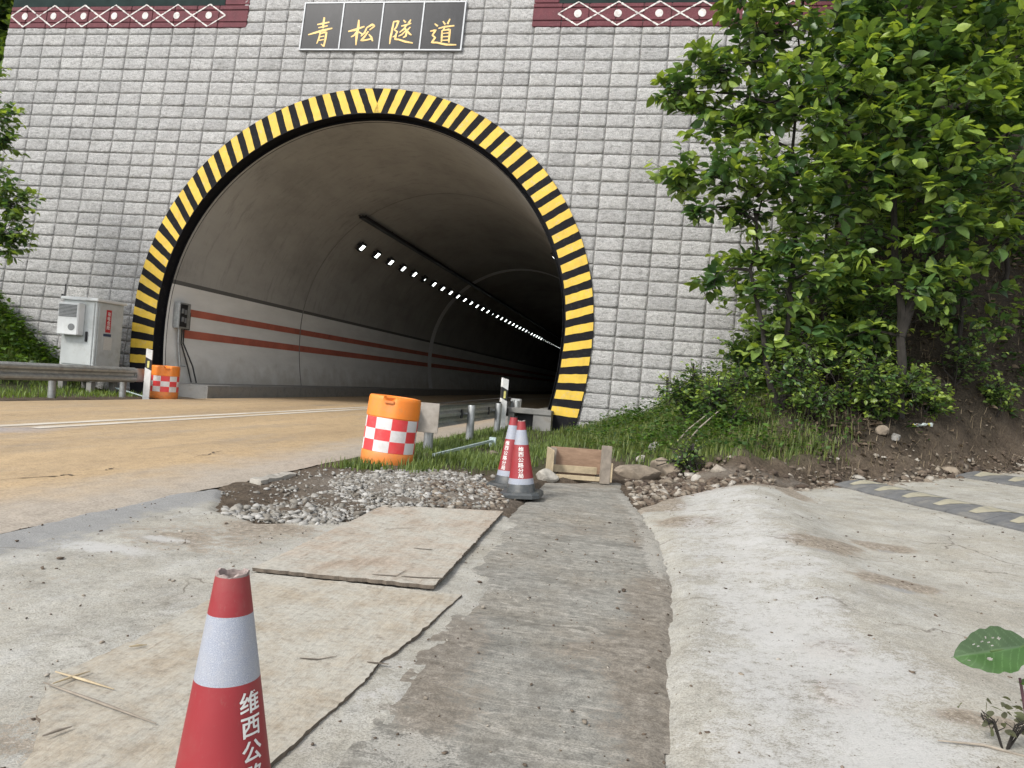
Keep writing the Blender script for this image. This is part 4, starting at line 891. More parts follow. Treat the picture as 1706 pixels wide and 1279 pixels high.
# ------------------------------------------------------------------ plywood sheets on the ground
BZ = {}
def board(corners, name, label, tint, z0, seed, warp=.012, chips=(), left=None):
    nu, nv_ = 46, 80; c = [np.array(q[:2]) for q in corners]; V = []; F = []; cx0 = sum(c)/4
    def pt(u, v):
        lf = c[0]*(1-v)+c[3]*v
        if left is not None:
            lt_ = np.linspace(0, 1, len(left)); lf = np.array([np.interp(v, lt_, [a[0] for a in left]), np.interp(v, lt_, [a[1] for a in left])])
        q = lf*(1-u)+(c[1]*(1-v)+c[2]*v)*u; e = min(u, 1-u, v, 1-v)
        if e < .001:
            j = (fbm(q[0]*5, q[1]*5, seed)-.47)*.016+(fbm(q[0]*45, q[1]*45, seed+3)-.47)*.028; q = q+(q-cx0)/np.linalg.norm(q-cx0)*float(j)
            for (cu, cv, cr, dep) in chips:
                k = math.exp(-(((u-cu)**2+(v-cv)**2)/cr**2)); q = q-(q-cx0)/np.linalg.norm(q-cx0)*dep*k*(1+.6*(float(fbm(q[0]*30, q[1]*30, 77))-.5))
        return q
    for j in range(nv_+1):
        for i in range(nu+1):
            q = pt(i/nu, j/nv_); V.append((q[0], q[1], 0.))
    A_ = np.array(V); BZ[name+label] = zf = lambda x, y: zbase(x, y)+z0+warp*(fbm(x*1.2, y*1.2, seed+9)-.4)+.004*(fbm(x*14, y*14, seed+5)-.47)
    A_[:, 2] = zf(A_[:, 0], A_[:, 1]); V = [tuple(q) for q in A_]
    W1 = nu+1
    for j in range(nv_):
        for i in range(nu): F.append((j*W1+i, j*W1+i+1, (j+1)*W1+i+1, (j+1)*W1+i))
    rim = list(range(W1))+[nu+j*W1 for j in range(1, nv_+1)]+[nv_*W1+i for i in range(nu-1, -1, -1)]+[j*W1 for j in range(nv_-1, 0, -1)]
    n0 = len(V)
    for q in rim: V.append((V[q][0]+random.uniform(-.003, .003), V[q][1]+random.uniform(-.003, .003), V[q][2]-.017))
    ne = len(F)
    for k in range(len(rim)): F.append((rim[k], n0+k, n0+(k+1) % len(rim), rim[(k+1) % len(rim)]))
    root = empty(name, (*cx0, 0), label, 'plywood sheet'); BZ[root.name] = BZ[name+label]; V = [(a-cx0[0], b_-cx0[1], z) for a, b_, z in V]
    o = mesh('face', V, F, ['plywood', 'plywood_edge'], root, mi=[0]*ne+[1]*(len(F)-ne), attrs={'tint': np.tile(np.array(tint), (len(V), 1))}); return root, V
b1 = [gpt(420, 958), gpt(722, 990), gpt(838, 857), gpt(640, 842)]
r1, v1 = board(b1, 'plywood_sheet', 'farther weathered pinkish plywood sheet with a split near corner', (1.03, .95, .91), .036, 3, .012, ((.92, .10, .03, .02),))
b2 = [gpt(0, 1360), gpt(400, 1330), gpt(768, 998), gpt(425, 962)]
r2, v2 = board(b2, 'plywood_sheet', 'nearer large plywood sheet with splintered edges behind the foreground cone', (1., .96, .88), .022, 8, .016, ((0., .2, .06, .03), (0., .55, .07, .04), (1, .5, .05, .015)), left=[gpt(0, 1360), gpt(40, 1275), gpt(58, 1205), gpt(84, 1136), gpt(150, 1105), gpt(225, 1078), gpt(330, 1020), gpt(425, 962)])
def strip(o, pts, wdt, mat, nm, z):           # thin split / splinter lying on a sheet
    V = []; F = []
    base = o.location
    for j, (a, c) in enumerate(pts):
        q = G(a, c, .04); wd = wdt*(math.sin(math.pi*(j+.4)/len(pts))+.15); zz_ = float(BZ[o.name](q[0], q[1]))+.003; V += [(q[0]-base[0]-wd*.3, q[1]-base[1]-wd, zz_), (q[0]-base[0]+wd*.3, q[1]-base[1]+wd, zz_)]
        if j: n = len(V); F.append((n-4, n-3, n-1, n-2))
    mesh(nm, V, F, mat, o)
strip(r1, [(620, 957), (660, 960), (668, 955), (676, 950)], .008, 'plywood_edge', 'split', .048)
strip(r1, [(668, 960), (700, 963), (742, 964)], .008, 'plywood_edge', 'split', .048)
strip(r1, [(690, 912), (720, 915), (748, 905)], .008, 'plywood_edge', 'split', .05)
strip(r1, [(640, 880), (690, 878)], .006, 'plywood_edge', 'split', .05)
strip(r2, [(612, 1094), (630, 1096), (648, 1098)], .006, 'plywood_edge', 'split', .040)
strip(r2, [(500, 1088), (530, 1090), (562, 1084)], .006, 'plywood_edge', 'split', .040)
for (a, c, d, e, mt) in ((92, 1122, 190, 1148, 'raw_timber'), (72, 1140, 260, 1205, 'grey_timber'), (88, 1142, 150, 1118, 'raw_timber'), (215, 1080, 245, 1074, 'raw_timber'), (70, 1230, 120, 1210, 'grey_timber')):
    p0, p1 = G(a, c, .03), G(d, e, .03); q = Pt(); base = np.array(r2.location); q.tube([p0-base+np.array([0, 0, .006]), (p0+p1)/2-base+np.array([0, 0, .004]), p1-base+np.array([0, 0, .0])], [.002, .0045, .0015], 5); q.build('splinter', mt, r2)
# ------------------------------------------------------------------ timber formwork box
p0 = G(916, 800); p1 = G(1022, 806); fx0, fx1 = p0[0], p1[0]; fy = (p0[1]+p1[1])/2; fz = max(p0[2], 0.)
fb = empty('timber_formwork', (fx0, fy, fz), 'small open timber formwork box at the far end of the wet concrete path', 'formwork'); Lf = fx1-fx0
fb.rotation_euler = (0, 0, math.atan2(p1[1]-p0[1], p1[0]-p0[0])*.5)
p = Pt(); p.box(.02, Lf-.02, .36, .378, .03, .30, bev=.002); p.build('back_board', 'form_wood', fb)
p = Pt(); p.box(-.018, 0, -.02, .40, .0, .29, bev=.002); p.build('side_board', 'raw_timber', fb)
p = Pt(); p.box(.0005, .07, .28, .358, .02, .29, bev=.002); p.build('corner_post', 'grey_timber', fb)
p = Pt(); p.box(Lf-.018, Lf, -.02, .30, .0, .20, bev=.002); p.build('side_board', 'raw_timber', fb)
p = Pt(); p.box(Lf-.125, Lf-.02, -.02, .03, -.02, .375, bev=.004); p.build('stake', 'grey_timber', fb)
p = Pt(); p.box(.03, Lf-.126, .16, .20, .05, .125, bev=.003); p.build('batten', 'raw_timber', fb)
p = Pt(); p.box(.0, Lf-.126, -.005, .03, .0, .045, bev=.003); p.build('batten', 'raw_timber', fb)
p = Pt(); p.box(.10, Lf-.13, .2005, .358, .02, .04); p.build('base_board', 'form_wood', fb)
# ------------------------------------------------------------------ rubber speed bumps
def bumpstrip(pa, pb, wdt, nseg, label, flip=1):
    pa = np.array(pa); pb = np.array(pb); d = pb-pa; L = np.linalg.norm(d); d /= L; nrm = np.array([-d[1], d[0]])*flip
    root = empty('speed_bump', (pa[0], pa[1], 0), label, 'speed bump', 'rubber speed bumps across the driveway')
    seg = L/nseg; pr = [(0, .016), (.03, .026), (.22, .058), (.45, .075), (.75, .060), (.97, .022), (1, .014)]; NB_ = 6
    def P3(s, t, zz): q = pa+d*s+nrm*t; return (q[0]-pa[0], q[1]-pa[1], float(drive_z(np.array([q[0]]), np.array([q[1]]))[0])+zz)
    for k in range(nseg):
        s0, s1 = k*seg+.004, (k+1)*seg-.004; V = []; F = []
        for i in range(NB_+1):
            s = s0+(s1-s0)*i/NB_
            for t, z in pr: V.append(P3(s, t*wdt, z))
        m_ = len(pr)
        for i in range(NB_):
            for j in range(m_-1): F.append((i*m_+j, i*m_+j+1, (i+1)*m_+j+1, (i+1)*m_+j))
        nb = len(V)
        for i in range(NB_+1):
            s = s0+(s1-s0)*i/NB_; V += [P3(s, 0, -.02), P3(s, wdt, -.02)]
        for i in range(NB_): F.append((i*m_, (i+1)*m_, nb+2*(i+1), nb+2*i)); F.append((i*m_+m_-1, nb+2*i+1, nb+2*(i+1)+1, (i+1)*m_+m_-1))
        for e, sg in ((0, 1), (NB_, -1)): F.append(tuple([nb+2*e]+[e*m_+j for j in range(m_)]+[nb+2*e+1]))
        o = mesh('rubber_segment', V, F, 'rubber', root)
        if k < nseg:
            sm = (s0+s1)/2; h = seg*.36; rows_ = [(.12, .25), (.25, .45), (.38, .75), (.5, 1.), (.62, 1.1)]; V = []; F = []
            for i, (t, kk) in enumerate(rows_):
                z = float(np.interp(t, [a for a, _ in pr], [c for _, c in pr]))+.0035; V += [P3(sm-h*kk*.9-.01, t*wdt, z), P3(sm+h*kk*.9+.01, t*wdt, z)]
                if i: F.append((2*i-2, 2*i-1, 2*i+1, 2*i))
            mesh('yellow_mark', V, F, 'bump_yellow', o)
    return root
a1, c1 = gpt(1389, 812), gpt(1706, 896); dd_ = np.array(c1)-np.array(a1); c1 = tuple(np.array(a1)+dd_*1.35); ns = max(5, int(round(np.linalg.norm(dd_)*1.35/.46)))
bumpstrip(a1, c1, .62, ns, 'nearer rubber speed bump with worn yellow marks at the right edge')
a1, c1 = gpt(1592, 796), gpt(1706, 817); dd_ = np.array(c1)-np.array(a1); c1 = tuple(np.array(a1)+dd_*2.0); ns = max(3, int(round(np.linalg.norm(dd_)*2/.5)))
bumpstrip(a1, c1, .70, ns, 'farther rubber speed bump at the right edge below the earth bank')

# ------------------------------------------------------------------ loose stones, gravel, rubble
_t = (1+5**.5)/2; ICO_V = np.array([(-1, _t, 0), (1, _t, 0), (-1, -_t, 0), (1, -_t, 0), (0, -1, _t), (0, 1, _t), (0, -1, -_t), (0, 1, -_t), (_t, 0, -1), (_t, 0, 1), (-_t, 0, -1), (-_t, 0, 1)])/math.hypot(1, _t)
ICO_F = np.array([(0, 11, 5), (0, 5, 1), (0, 1, 7), (0, 7, 10), (0, 10, 11), (1, 5, 9), (5, 11, 4), (11, 10, 2), (10, 7, 6), (7, 1, 8), (3, 9, 4), (3, 4, 2), (3, 2, 6), (3, 6, 8), (3, 8, 9), (4, 9, 5), (2, 4, 11), (6, 2, 10), (8, 6, 7), (9, 8, 1)])
def scatter_stones(name, pts, sizes, mat, flat=.6):
    n = len(pts); V = np.repeat(ICO_V[None], n, 0)*(1+rng.normal(0, .34, (n, 12, 1))); sc_ = sizes[:, None]*np.stack([rng.uniform(.7, 1.4, n), rng.uniform(.7, 1.3, n), rng.uniform(.5, 1., n)*flat*1.3], 1)
    V = V*sc_[:, None, :]; a = rng.uniform(0, 6.28, n); t = rng.normal(0, .35, n); ca, sa = np.cos(a)[:, None], np.sin(a)[:, None]
    x, y, z = V[..., 0], V[..., 1], V[..., 2]; ct, st = np.cos(t)[:, None], np.sin(t)[:, None]; y, z = y*ct-z*st, y*st+z*ct; x, y = x*ca-y*sa, x*sa+y*ca
    V = np.stack([x, y, z], -1)+pts[:, None, :]; V = V.reshape(-1, 3); F = (ICO_F[None]+(np.arange(n)*12)[:, None, None]).reshape(-1, 3)
    o = mesh(name, V, F, mat); tag(o, kind='stuff'); return o
def surf(x, y):
    z = zg(x, y); return z
def pix_pts(poly, n):                     # random places inside a picture region, on the ground
    P_ = np.array(poly, float); out = []
    while len(out) < n:
        a = rng.uniform(P_[:, 0].min(), P_[:, 0].max()); c = rng.uniform(P_[:, 1].min(), P_[:, 1].max())
        if inpoly(np.array([a]), np.array([c]), poly)[0]: out.append(G(a, c))
    return np.array(out)
wpoly = [gpt(*p) for p in [(560, 795), (640, 785), (720, 780), (800, 795), (830, 815), (820, 845), (690, 845), (600, 862), (560, 870), (430, 868), (470, 845), (545, 815)]]
def poly_pts(poly, n):
    P_ = np.array(poly); out = np.zeros((0, 2))
    while len(out) < n:
        q = rng.uniform(P_.min(0), P_.max(0), (n*2, 2)); out = np.concatenate([out, q[inpoly(q[:, 0], q[:, 1], poly)]])
    return out[:n]
q = poly_pts(wpoly, 6500); s = np.clip(rng.lognormal(-4.6, .45, len(q)), .005, .036); z = surf(q[:, 0], q[:, 1])+s*.25
q2 = rng.normal((-2.0, 6.0), (.75, .85), (1800, 2)); q2 = q2[(q2[:, 0] > -3.1) & (q2[:, 0] < -1.0) & ~inpoly(q2[:, 0], q2[:, 1], pave_poly)]; q = np.concatenate([q, q2]); s = np.concatenate([s, np.clip(rng.lognormal(-4.7, .5, len(q2)), .004, .03)]); z = surf(q[:, 0], q[:, 1])+s*.25
tag(scatter_stones('gravel', np.column_stack([q, z]), s, 'gravel_stone'), 'heap of pale crushed gravel between the plywood and the leaning drum', 'gravel')
q = poly_pts([gpt(*p) for p in [(365, 850), (470, 840), (570, 862), (560, 878), (450, 872), (380, 862)]], 700); s = np.clip(rng.lognormal(-4.4, .5, len(q)), .006, .032); z = surf(q[:, 0], q[:, 1])+s*.3
tag(scatter_stones('rubble', np.column_stack([q, z]), s, 'gravel_stone'), 'line of larger broken concrete rubble along the pavement edge', 'rubble')
q = poly_pts([gpt(*p) for p in [(700, 800), (830, 805), (845, 850), (790, 850), (700, 840)]], 500); s = rng.uniform(.008, .03, len(q)); z = surf(q[:, 0], q[:, 1])+s*.2
tag(scatter_stones('soil_crumbs', np.column_stack([q, z]), s, 'clod_stone'), 'brown soil crumbs spread in front of the pair of cones', 'soil')
# rubble and clods along the foot and face of the earth bank
u = rng.uniform(.25, 8.5, 2600); yf = np.interp(u, YFX, YFY); off = rng.normal(-.1, .35, len(u)); y = yf+off; s = np.clip(rng.lognormal(-3.9, .5, len(u)), .008, .075); z = surf(u, y)+s*.3
tag(scatter_stones('bank_rubble', np.column_stack([u, y, z]), s, 'clod_stone'), 'stones and clods strewn along the foot of the earth bank', 'rubble')
q = poly_pts([gpt(*p) for p in [(1040, 800), (1110, 800), (1240, 800), (1200, 818), (1060, 845)]], 420); s = rng.uniform(.012, .045, len(q)); z = surf(q[:, 0], q[:, 1])+s*.3
tag(scatter_stones('path_end_rubble', np.column_stack([q, z]), s, 'clod_stone'), 'brown rubble beside the timber formwork at the end of the path', 'rubble')
# small grit on the concrete
q = np.concatenate([rng.uniform((.2, 1.4), (3.8, 8), (1000, 2)), rng.uniform((-3.2, 1.2), (-.8, 5), (700, 2)), rng.uniform((-.8, 1.6), (.25, 6), (420, 2))]); s = np.clip(rng.lognormal(-5.75, .55, len(q)), .0015, .014)
zz = np.where(q[:, 0] > .22, drive_z(q[:, 0], q[:, 1]), zbase(q[:, 0], q[:, 1])+.01)+s*.3
tag(scatter_stones('grit', np.column_stack([q, zz]), s, 'clod_stone'), 'dark grit scattered over the pale concrete', 'grit')
def rock(px, py, sx, sy, sz, mat, label, seed, sink=.3, name='stone'):
    p = G(px, py); bm = bmesh.new(); bmesh.ops.create_icosphere(bm, subdivisions=3, radius=1); r = np.random.default_rng(seed); pl = [(Vector(r.normal(size=3)).normalized(), r.uniform(.55, .9)) for _ in range(9)]
    for v in bm.verts:
        c = v.co.copy()
        for nrm, dd in pl:
            e = c.dot(nrm)
            if e > dd: c -= nrm*(e-dd)*.9
        c *= 1+.12*(float(vn(c.x*3+seed, c.y*3+c.z*2, seed))-.5); v.co = Vector((c.x*sx, c.y*sy, c.z*sz))
    me = bpy.data.meshes.new(name); bm.to_mesh(me); bm.free(); me.materials.append(MATS[mat]); o = bpy.data.objects.new(name, me); link(o); o.location = (p[0], p[1], p[2]+sz*(1-sink)-sz*.35); o.rotation_euler = (0, 0, r.uniform(0, 6)); tag(o, label, 'stone', 'loose stones')
rock(912, 797, .13, .12, .085, 'stone_pale', 'pale lump of spilt concrete between the cones and the timber formwork', 11)
rock(1062, 797, .30, .17, .12, 'stone_brown', 'long tan slab of rock right of the timber formwork', 12)
rock(1108, 785, .20, .15, .13, 'stone_brown', 'rounded brown boulder at the foot of the bank by the formwork', 13)
rock(1068, 768, .085, .07, .07, 'stone_pale', 'pinkish angular stone on the soil above the long tan slab', 14)
rock(1090, 748, .09, .07, .08, 'stone_grey', 'grey mossy stone in the weeds left of the earth bank', 15)
rock(1130, 768, .06, .05, .05, 'stone_pale', 'small white stone low on the earth bank near the weeds', 16)
rock(1470, 722, .10, .09, .09, 'stone_brown', 'larger of two stones lying on top of the earth bank', 17)
rock(1491, 732, .08, .075, .075, 'stone_grey', 'smaller and greyer of two stones lying on top of the earth bank', 18)
rock(1585, 786, .14, .1, .06, 'stone_brown', 'flat tan stone beside the farther speed bump', 19)
rock(1430, 800, .11, .08, .05, 'stone_pale', 'flat pale stone above the left end of the nearer speed bump', 20)
rock(1160, 800, .11, .07, .05, 'stone_pale', 'flat pale stone in the rubble right of the brown boulder', 21)
rock(395, 853, .055, .045, .035, 'stone_pale', 'lone pale chunk at the left end of the rubble line', 22)
rock(820, 757, .09, .06, .04, 'stone_brown', 'flat brown stone in the grass behind the gravel heap', 23)
rock(690, 784, .05, .04, .03, 'stone_grey', 'small grey stone at the foot of the leaning drum', 24)
# pale kerb remnant at the road edge
a, c = G(425, 806), G(488, 792); q = empty('kerb_fragment', tuple(a), 'long white broken kerb strip at the muddy road edge', 'kerb'); d = c-a
p = Pt(); n_ = 9; V = []; F = []
for i in range(n_):
    t = i/(n_-1); w_ = .05+.02*math.sin(i*2.1); cc = d*t; nn = np.array([-d[1], d[0], 0])/np.linalg.norm(d[:2])
    for sg, zz in ((-1, -.02), (-1, .03), (1, .035), (1, -.02)): V.append(cc+nn*sg*w_+np.array([0, 0, zz+random.uniform(-.006, .006)]))
for i in range(n_-1):
    for k in range(4): F.append((i*4+k, i*4+(k+1) % 4, (i+1)*4+(k+1) % 4, (i+1)*4+k))
F += [(3, 2, 1, 0), tuple((n_-1)*4+k for k in range(4))]; mesh('kerb_strip', V, F, 'stone_pale', q)
# litter: crumpled wrapper on the bank
p = G(1535, 716); q = empty('plastic_wrapper', (p[0], p[1], p[2]), 'crumpled white and yellow plastic wrapper on top of the earth bank', 'wrapper')
V = []; F = []; nu, nv_ = 9, 6
for j in range(nv_):
    for i in range(nu): V.append(((i/(nu-1)-.5)*.27, (j/(nv_-1)-.5)*.10, .03+.06*random.random()+.03*(i/(nu-1))))
for j in range(nv_-1):
    for i in range(nu-1): F.append((j*nu+i, j*nu+i+1, (j+1)*nu+i+1, (j+1)*nu+i))
mesh('crumpled_sheet', V, F, ['litter_plastic', 'litter_yellow', 'litter_orange'], q, mi=[1 if i % 8 in (0, 6) else (2 if i % 19 == 1 else 0) for i in range(len(F))])
# steel angle lying in the grass
a, c = G(722, 765), G(820, 744); q = empty('steel_angle', tuple(a), 'pale painted steel angle bar lying in the grass by the guardrail', 'steel bar'); d = c-a
p = Pt(); p.tube([(0, 0, .05), tuple(d+np.array([0, 0, .09]))], .022, 4); p.build('bar', 'painted_steel', q)
p = Pt(); e = d+np.array([0, 0, .09]); p.box(e[0]-.05, e[0]+.05, e[1]-.02, e[1]+.02, e[2]-.09, e[2]+.05, bev=.004); p.build('end_foot', 'painted_steel', q)

# ------------------------------------------------------------------ vegetation
LEAF = np.array([(0, 0, 0), (.22, .26, .05), (.5, .33, .06), (.8, .2, .0), (1.05, 0, -.12), (.8, -.2, .0), (.5, -.33, .06), (.22, -.26, .05), (.3, 0, -.01), (.65, 0, -.03)])
LEAF_F = np.array([(0, 8, 1), (0, 7, 8), (8, 9, 2), (8, 2, 1), (7, 6, 9), (7, 9, 8), (9, 3, 2), (9, 4, 3), (9, 5, 4), (6, 5, 9)])
def leaves(P_, D, N, L, C, wide=1.):
    n = len(P_); D = D/np.linalg.norm(D, axis=1, keepdims=True); S = np.cross(N, D); S /= np.linalg.norm(S, axis=1, keepdims=True)+1e-9; U = np.cross(D, S)
    T = LEAF*np.array([1, wide, 1]); curl = rng.uniform(.3, 1.9, (n, 1)); zt = T[None, :, 2]*curl
    V = P_[:, None]+L[:, None, None]*(T[None, :, 0, None]*D[:, None]+T[None, :, 1, None]*S[:, None]+zt[..., None]*U[:, None])
    F = (LEAF_F[None]+(np.arange(n)*10)[:, None, None]).reshape(-1, 3)
    return V.reshape(-1, 3), F, np.repeat(C, 10, 0)
def pick(c0, c1, t): t = np.clip(t, 0, 1)[:, None]; return np.array(c0)[None]*(1-t)+np.array(c1)[None]*t
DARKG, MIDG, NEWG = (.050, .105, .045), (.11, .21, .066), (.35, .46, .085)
def crown_data(blobs, base, leaf=(.10, .17), dens=1.):
    """leaf clusters on twigs through several ellipsoids; returns leaf arrays and twig segments"""
    PP, DD, NN, LL, CC = [], [], [], [], []; tw = []
    for (c, r, ncl) in blobs:
        c = np.array(c); r = np.array(r); ncl = int(ncl*dens)
        d = rng.normal(size=(ncl, 3)); d /= np.linalg.norm(d, axis=1, keepdims=True); rad = rng.uniform(.25, 1., ncl)**.55
        ctr = c+d*r*rad[:, None]*(1+.25*(rng.random(ncl)-.5))[:, None]
        for i in range(ncl):
            out = d[i]*np.array([1, 1, .5])+np.array([0, 0, .35])+rng.normal(0, .25, 3); out /= np.linalg.norm(out); tl = rng.uniform(.22, .5); a = ctr[i]-out*tl*.6
            tw.append((c*.35+a*.65 if rng.random() < .35 else a-out*tl*.3, ctr[i]+out*tl*.4)); k = rng.integers(7, 13)
            t = np.linspace(-.6, .45, k)+rng.normal(0, .03, k); P0 = ctr[i]+out[None]*(t*tl)[:, None]
            sd = rng.normal(size=(k, 3)); sd -= (sd@out)[:, None]*out; sd /= np.linalg.norm(sd, axis=1, keepdims=True); sd[:, 2] *= .45
            D = sd+out[None]*.55+np.array([0, 0, -.15])+rng.normal(0, .12, (k, 3)); N = np.array([0, 0, 1.])+rng.normal(0, .42, (k, 3)); L = rng.uniform(*leaf, k)*(1-.25*(t > .3))
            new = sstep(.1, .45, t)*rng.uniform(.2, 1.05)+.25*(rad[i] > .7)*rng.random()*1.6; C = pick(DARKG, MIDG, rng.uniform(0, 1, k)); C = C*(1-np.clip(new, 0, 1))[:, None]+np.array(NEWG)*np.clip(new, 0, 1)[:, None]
            PP.append(P0); DD.append(D); NN.append(N); LL.append(L); CC.append(C)
    return np.concatenate(PP), np.concatenate(DD), np.concatenate(NN), np.concatenate(LL), np.concatenate(CC), tw
def tree(base, stems, blobs, label, leaf=(.10, .17), group=None, name='tree', tag_cat='tree', dens=1., trunk_r=.06):
    base = np.array(base, float); root = empty(name, tuple(base), label, tag_cat, group)
    p = Pt(); tops = []
    for st in stems:
        pts = [np.array(q)-base for q in st]; fine = []
        for a, c in zip(pts[:-1], pts[1:]):
            for t in (0, .33, .67): fine.append(a+(c-a)*t+rng.normal(0, .025, 3)*(t > 0))
        fine.append(pts[-1]); n = len(fine); p.tube(fine, [trunk_r*(1-.75*i/(n-1)) for i in range(n)], 7); tops.append(fine)
    p.build('trunk', 'bark', root, True)
    PP, D, N, L, C, tw = crown_data(blobs, base, leaf, dens); PP = PP-base
    q = Pt()
    allp = np.concatenate([np.array(t) for t in tops])
    for (c, r, ncl) in blobs:                   # limb from the nearest stem point to each clump
        c = np.array(c)-base; j = np.argmin(np.linalg.norm(allp-c, axis=1)+.6*np.maximum(0, allp[:, 2]-c[2])); a = allp[j]; mid_ = (a+c)/2+np.array([0, 0, .1]); q.tube([a, mid_, c], [.028, .02, .01], 5, caps=False)
    for a, c in tw: q.tube([a-base, c-base], [.007, .003], 3, caps=False)
    q.build('branches', 'bark', root)
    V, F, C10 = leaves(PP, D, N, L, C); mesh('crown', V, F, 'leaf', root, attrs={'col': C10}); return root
def hz(x, y): return float(zg(np.array([x]), np.array([y]))[0])
def at(px, py, Y): return at_y(px, py, Y)
# big leafy tree standing on the bank in front of the wall's right end: clump centres from the picture, at its own depth
def bl(px, py, Y, r, n, rz=None): p = at(px, py, Y); return ((p[0], p[1], p[2]), (r, r*.9, rz or r*.8), n)
t1 = G(1300, 690); t1 = np.array([t1[0], t1[1], t1[2]])
Yt = t1[1]
tree(t1-np.array([0, 0, .1]), [[t1-np.array([0, 0, .15]), at(1310, 560, Yt), at(1325, 420, Yt+.1), at(1320, 250, Yt+.2), at(1330, 60, Yt+.3)], [t1-np.array([0, 0, .15]), at(1275, 600, Yt-.1), at(1250, 450, Yt), at(1270, 330, Yt)]],
     [bl(1130, 150, Yt, .42, 26), bl(1190, 110, Yt-.1, .45, 30), bl(1180, 200, Yt, .40, 24), bl(1130, 285, Yt, .36, 20), bl(1210, 275, Yt-.3, .5, 30), bl(1260, 60, Yt+.2, .7, 46), bl(1280, 170, Yt, .75, 60), bl(1250, 350, Yt, .42, 24), bl(1330, 290, Yt-.3, .75, 55), bl(1240, -40, Yt+.3, .7, 36),
      bl(1370, 40, Yt+.2, .9, 60), bl(1380, 170, Yt-.3, .9, 70), bl(1190, 465, Yt, .3, 9), bl(1260, 430, Yt, .35, 12), bl(1330, 400, Yt-.2, .5, 20), bl(1350, -80, Yt, .9, 40), bl(1165, 345, Yt, .25, 8), bl(1300, 480, Yt-.1, .5, 22), bl(1370, 470, Yt-.1, .5, 22), bl(1280, 560, Yt-.1, .4, 18), bl(1345, 560, Yt-.2, .35, 12)],
     'leafy broadleaf tree spreading across the right of the portal wall', (.13, .23), 'broadleaf trees on the right bank', trunk_r=.055, dens=.78)
t2 = G(1500, 690); Y2 = t2[1]
tree(t2-np.array([0, 0, .1]), [[t2-np.array([0, 0, .15]), at(1500, 560, Y2), at(1490, 400, Y2), at(1500, 200, Y2), at(1510, -20, Y2)], [at(1500, 560, Y2), at(1560, 380, Y2+.1), at(1600, 200, Y2)]],
     [bl(1440, 120, Y2-.3, .8, 62), bl(1500, 230, Y2-.4, .85, 70), bl(1430, 300, Y2-.4, .7, 48), bl(1520, 90, Y2-.2, .85, 60), bl(1590, 180, Y2-.3, .85, 64), bl(1600, 290, Y2-.4, .7, 46), bl(1660, 100, Y2, .9, 60), bl(1690, 230, Y2-.2, .8, 50), bl(1430, 400, Y2-.3, .45, 16), bl(1560, 370, Y2-.4, .5, 20), bl(1500, 470, Y2-.2, .4, 9), bl(1480, 10, Y2, .9, 50), bl(1600, 10, Y2, 1., 55), bl(1700, -20, Y2, 1., 50), bl(1550, -120, Y2, 1.2, 50), bl(1720, 330, Y2, .5, 16), bl(1350, 350, Y2-.2, .4, 12), bl(1440, 470, Y2, .5, 24), bl(1410, 560, Y2+.1, .45, 18), bl(1560, 450, Y2, .45, 16), bl(1640, 400, Y2, .5, 20)],
     'broadleaf tree with bright young leaves filling the upper right corner', (.14, .25), 'broadleaf trees on the right bank', trunk_r=.075, dens=.72)
x3 = at(1790, 640, 14.5); z3 = hz(x3[0], 14.5); t3 = np.array([x3[0], 14.5, z3])
tree(t3, [[t3-np.array([0, 0, .2]), t3+np.array([.1, 0, 2.]), t3+np.array([-.3, .1, 4.5]), t3+np.array([-.4, 0, 7])]],
     [bl(1700, -60, 14.2, 1.6, 80), bl(1800, 60, 14.5, 1.6, 60), bl(1560, -160, 14.2, 1.7, 70), bl(1860, -150, 14, 2., 60), bl(1640, 40, 14.6, 1.2, 60), bl(1420, -140, 14.6, 1.5, 50)],
     'tall shaded tree behind the bright one at the right edge', (.14, .24), 'broadleaf trees on the right bank', trunk_r=.13)
# darker woods up the slope: trunks and hanging dark foliage behind the front trees
for k, (px, Yk, lab) in enumerate(((1420, 13.4, 'thin dark sapling on the slope between the two front trees'), (1590, 13.2, 'dark thicket tree on the slope behind the bright tree'), (1660, 15.5, 'dark tree high on the slope near the right edge'), (1365, 14.6, 'dark bushy sapling against the wall behind the left tree'))):
    x = at(px, 600, Yk)[0]; z = hz(x, Yk); t = np.array([x, Yk, z])
    tree(t, [[t-np.array([0, 0, .2]), t+np.array([.05, 0, 1.2]), t+np.array([-.1, .1, 3]), t+np.array([.1, 0, 5])]],
         [((x+rng.normal(0, .7), Yk+rng.normal(0, .4), z+zz), (1.1, .8, .8), 34) for zz in (1.3, 2.1, 2.9, 3.7, 4.5, 5.3)], lab, (.12, .2), 'shaded trees on the right slope', trunk_r=.045, dens=1.)
# left edge: branches of a tree standing outside the frame
tl_ = np.array([-15.0, 13.4, hz(-15., 13.4)]); Yl = 13.2
tree(tl_, [[tl_-np.array([0, 0, .2]), tl_+np.array([.1, 0, 1.5]), tl_+np.array([.3, -.1, 3]), tl_+np.array([.5, -.2, 5])]],
     [bl(-5, 190, Yl, .42, 26), bl(5, 235, Yl, .33, 14), bl(-5, 310, Yl, .5, 34), bl(25, 340, Yl, .38, 24), bl(10, 385, Yl, .45, 30), bl(-50, 250, Yl, .7, 36), bl(-60, 400, Yl, .7, 36), bl(-70, 120, Yl, .8, 40), bl(15, 412, Yl, .28, 12)],
     'dark leafy tree whose branches reach in at the left edge', (.10, .17), trunk_r=.08)
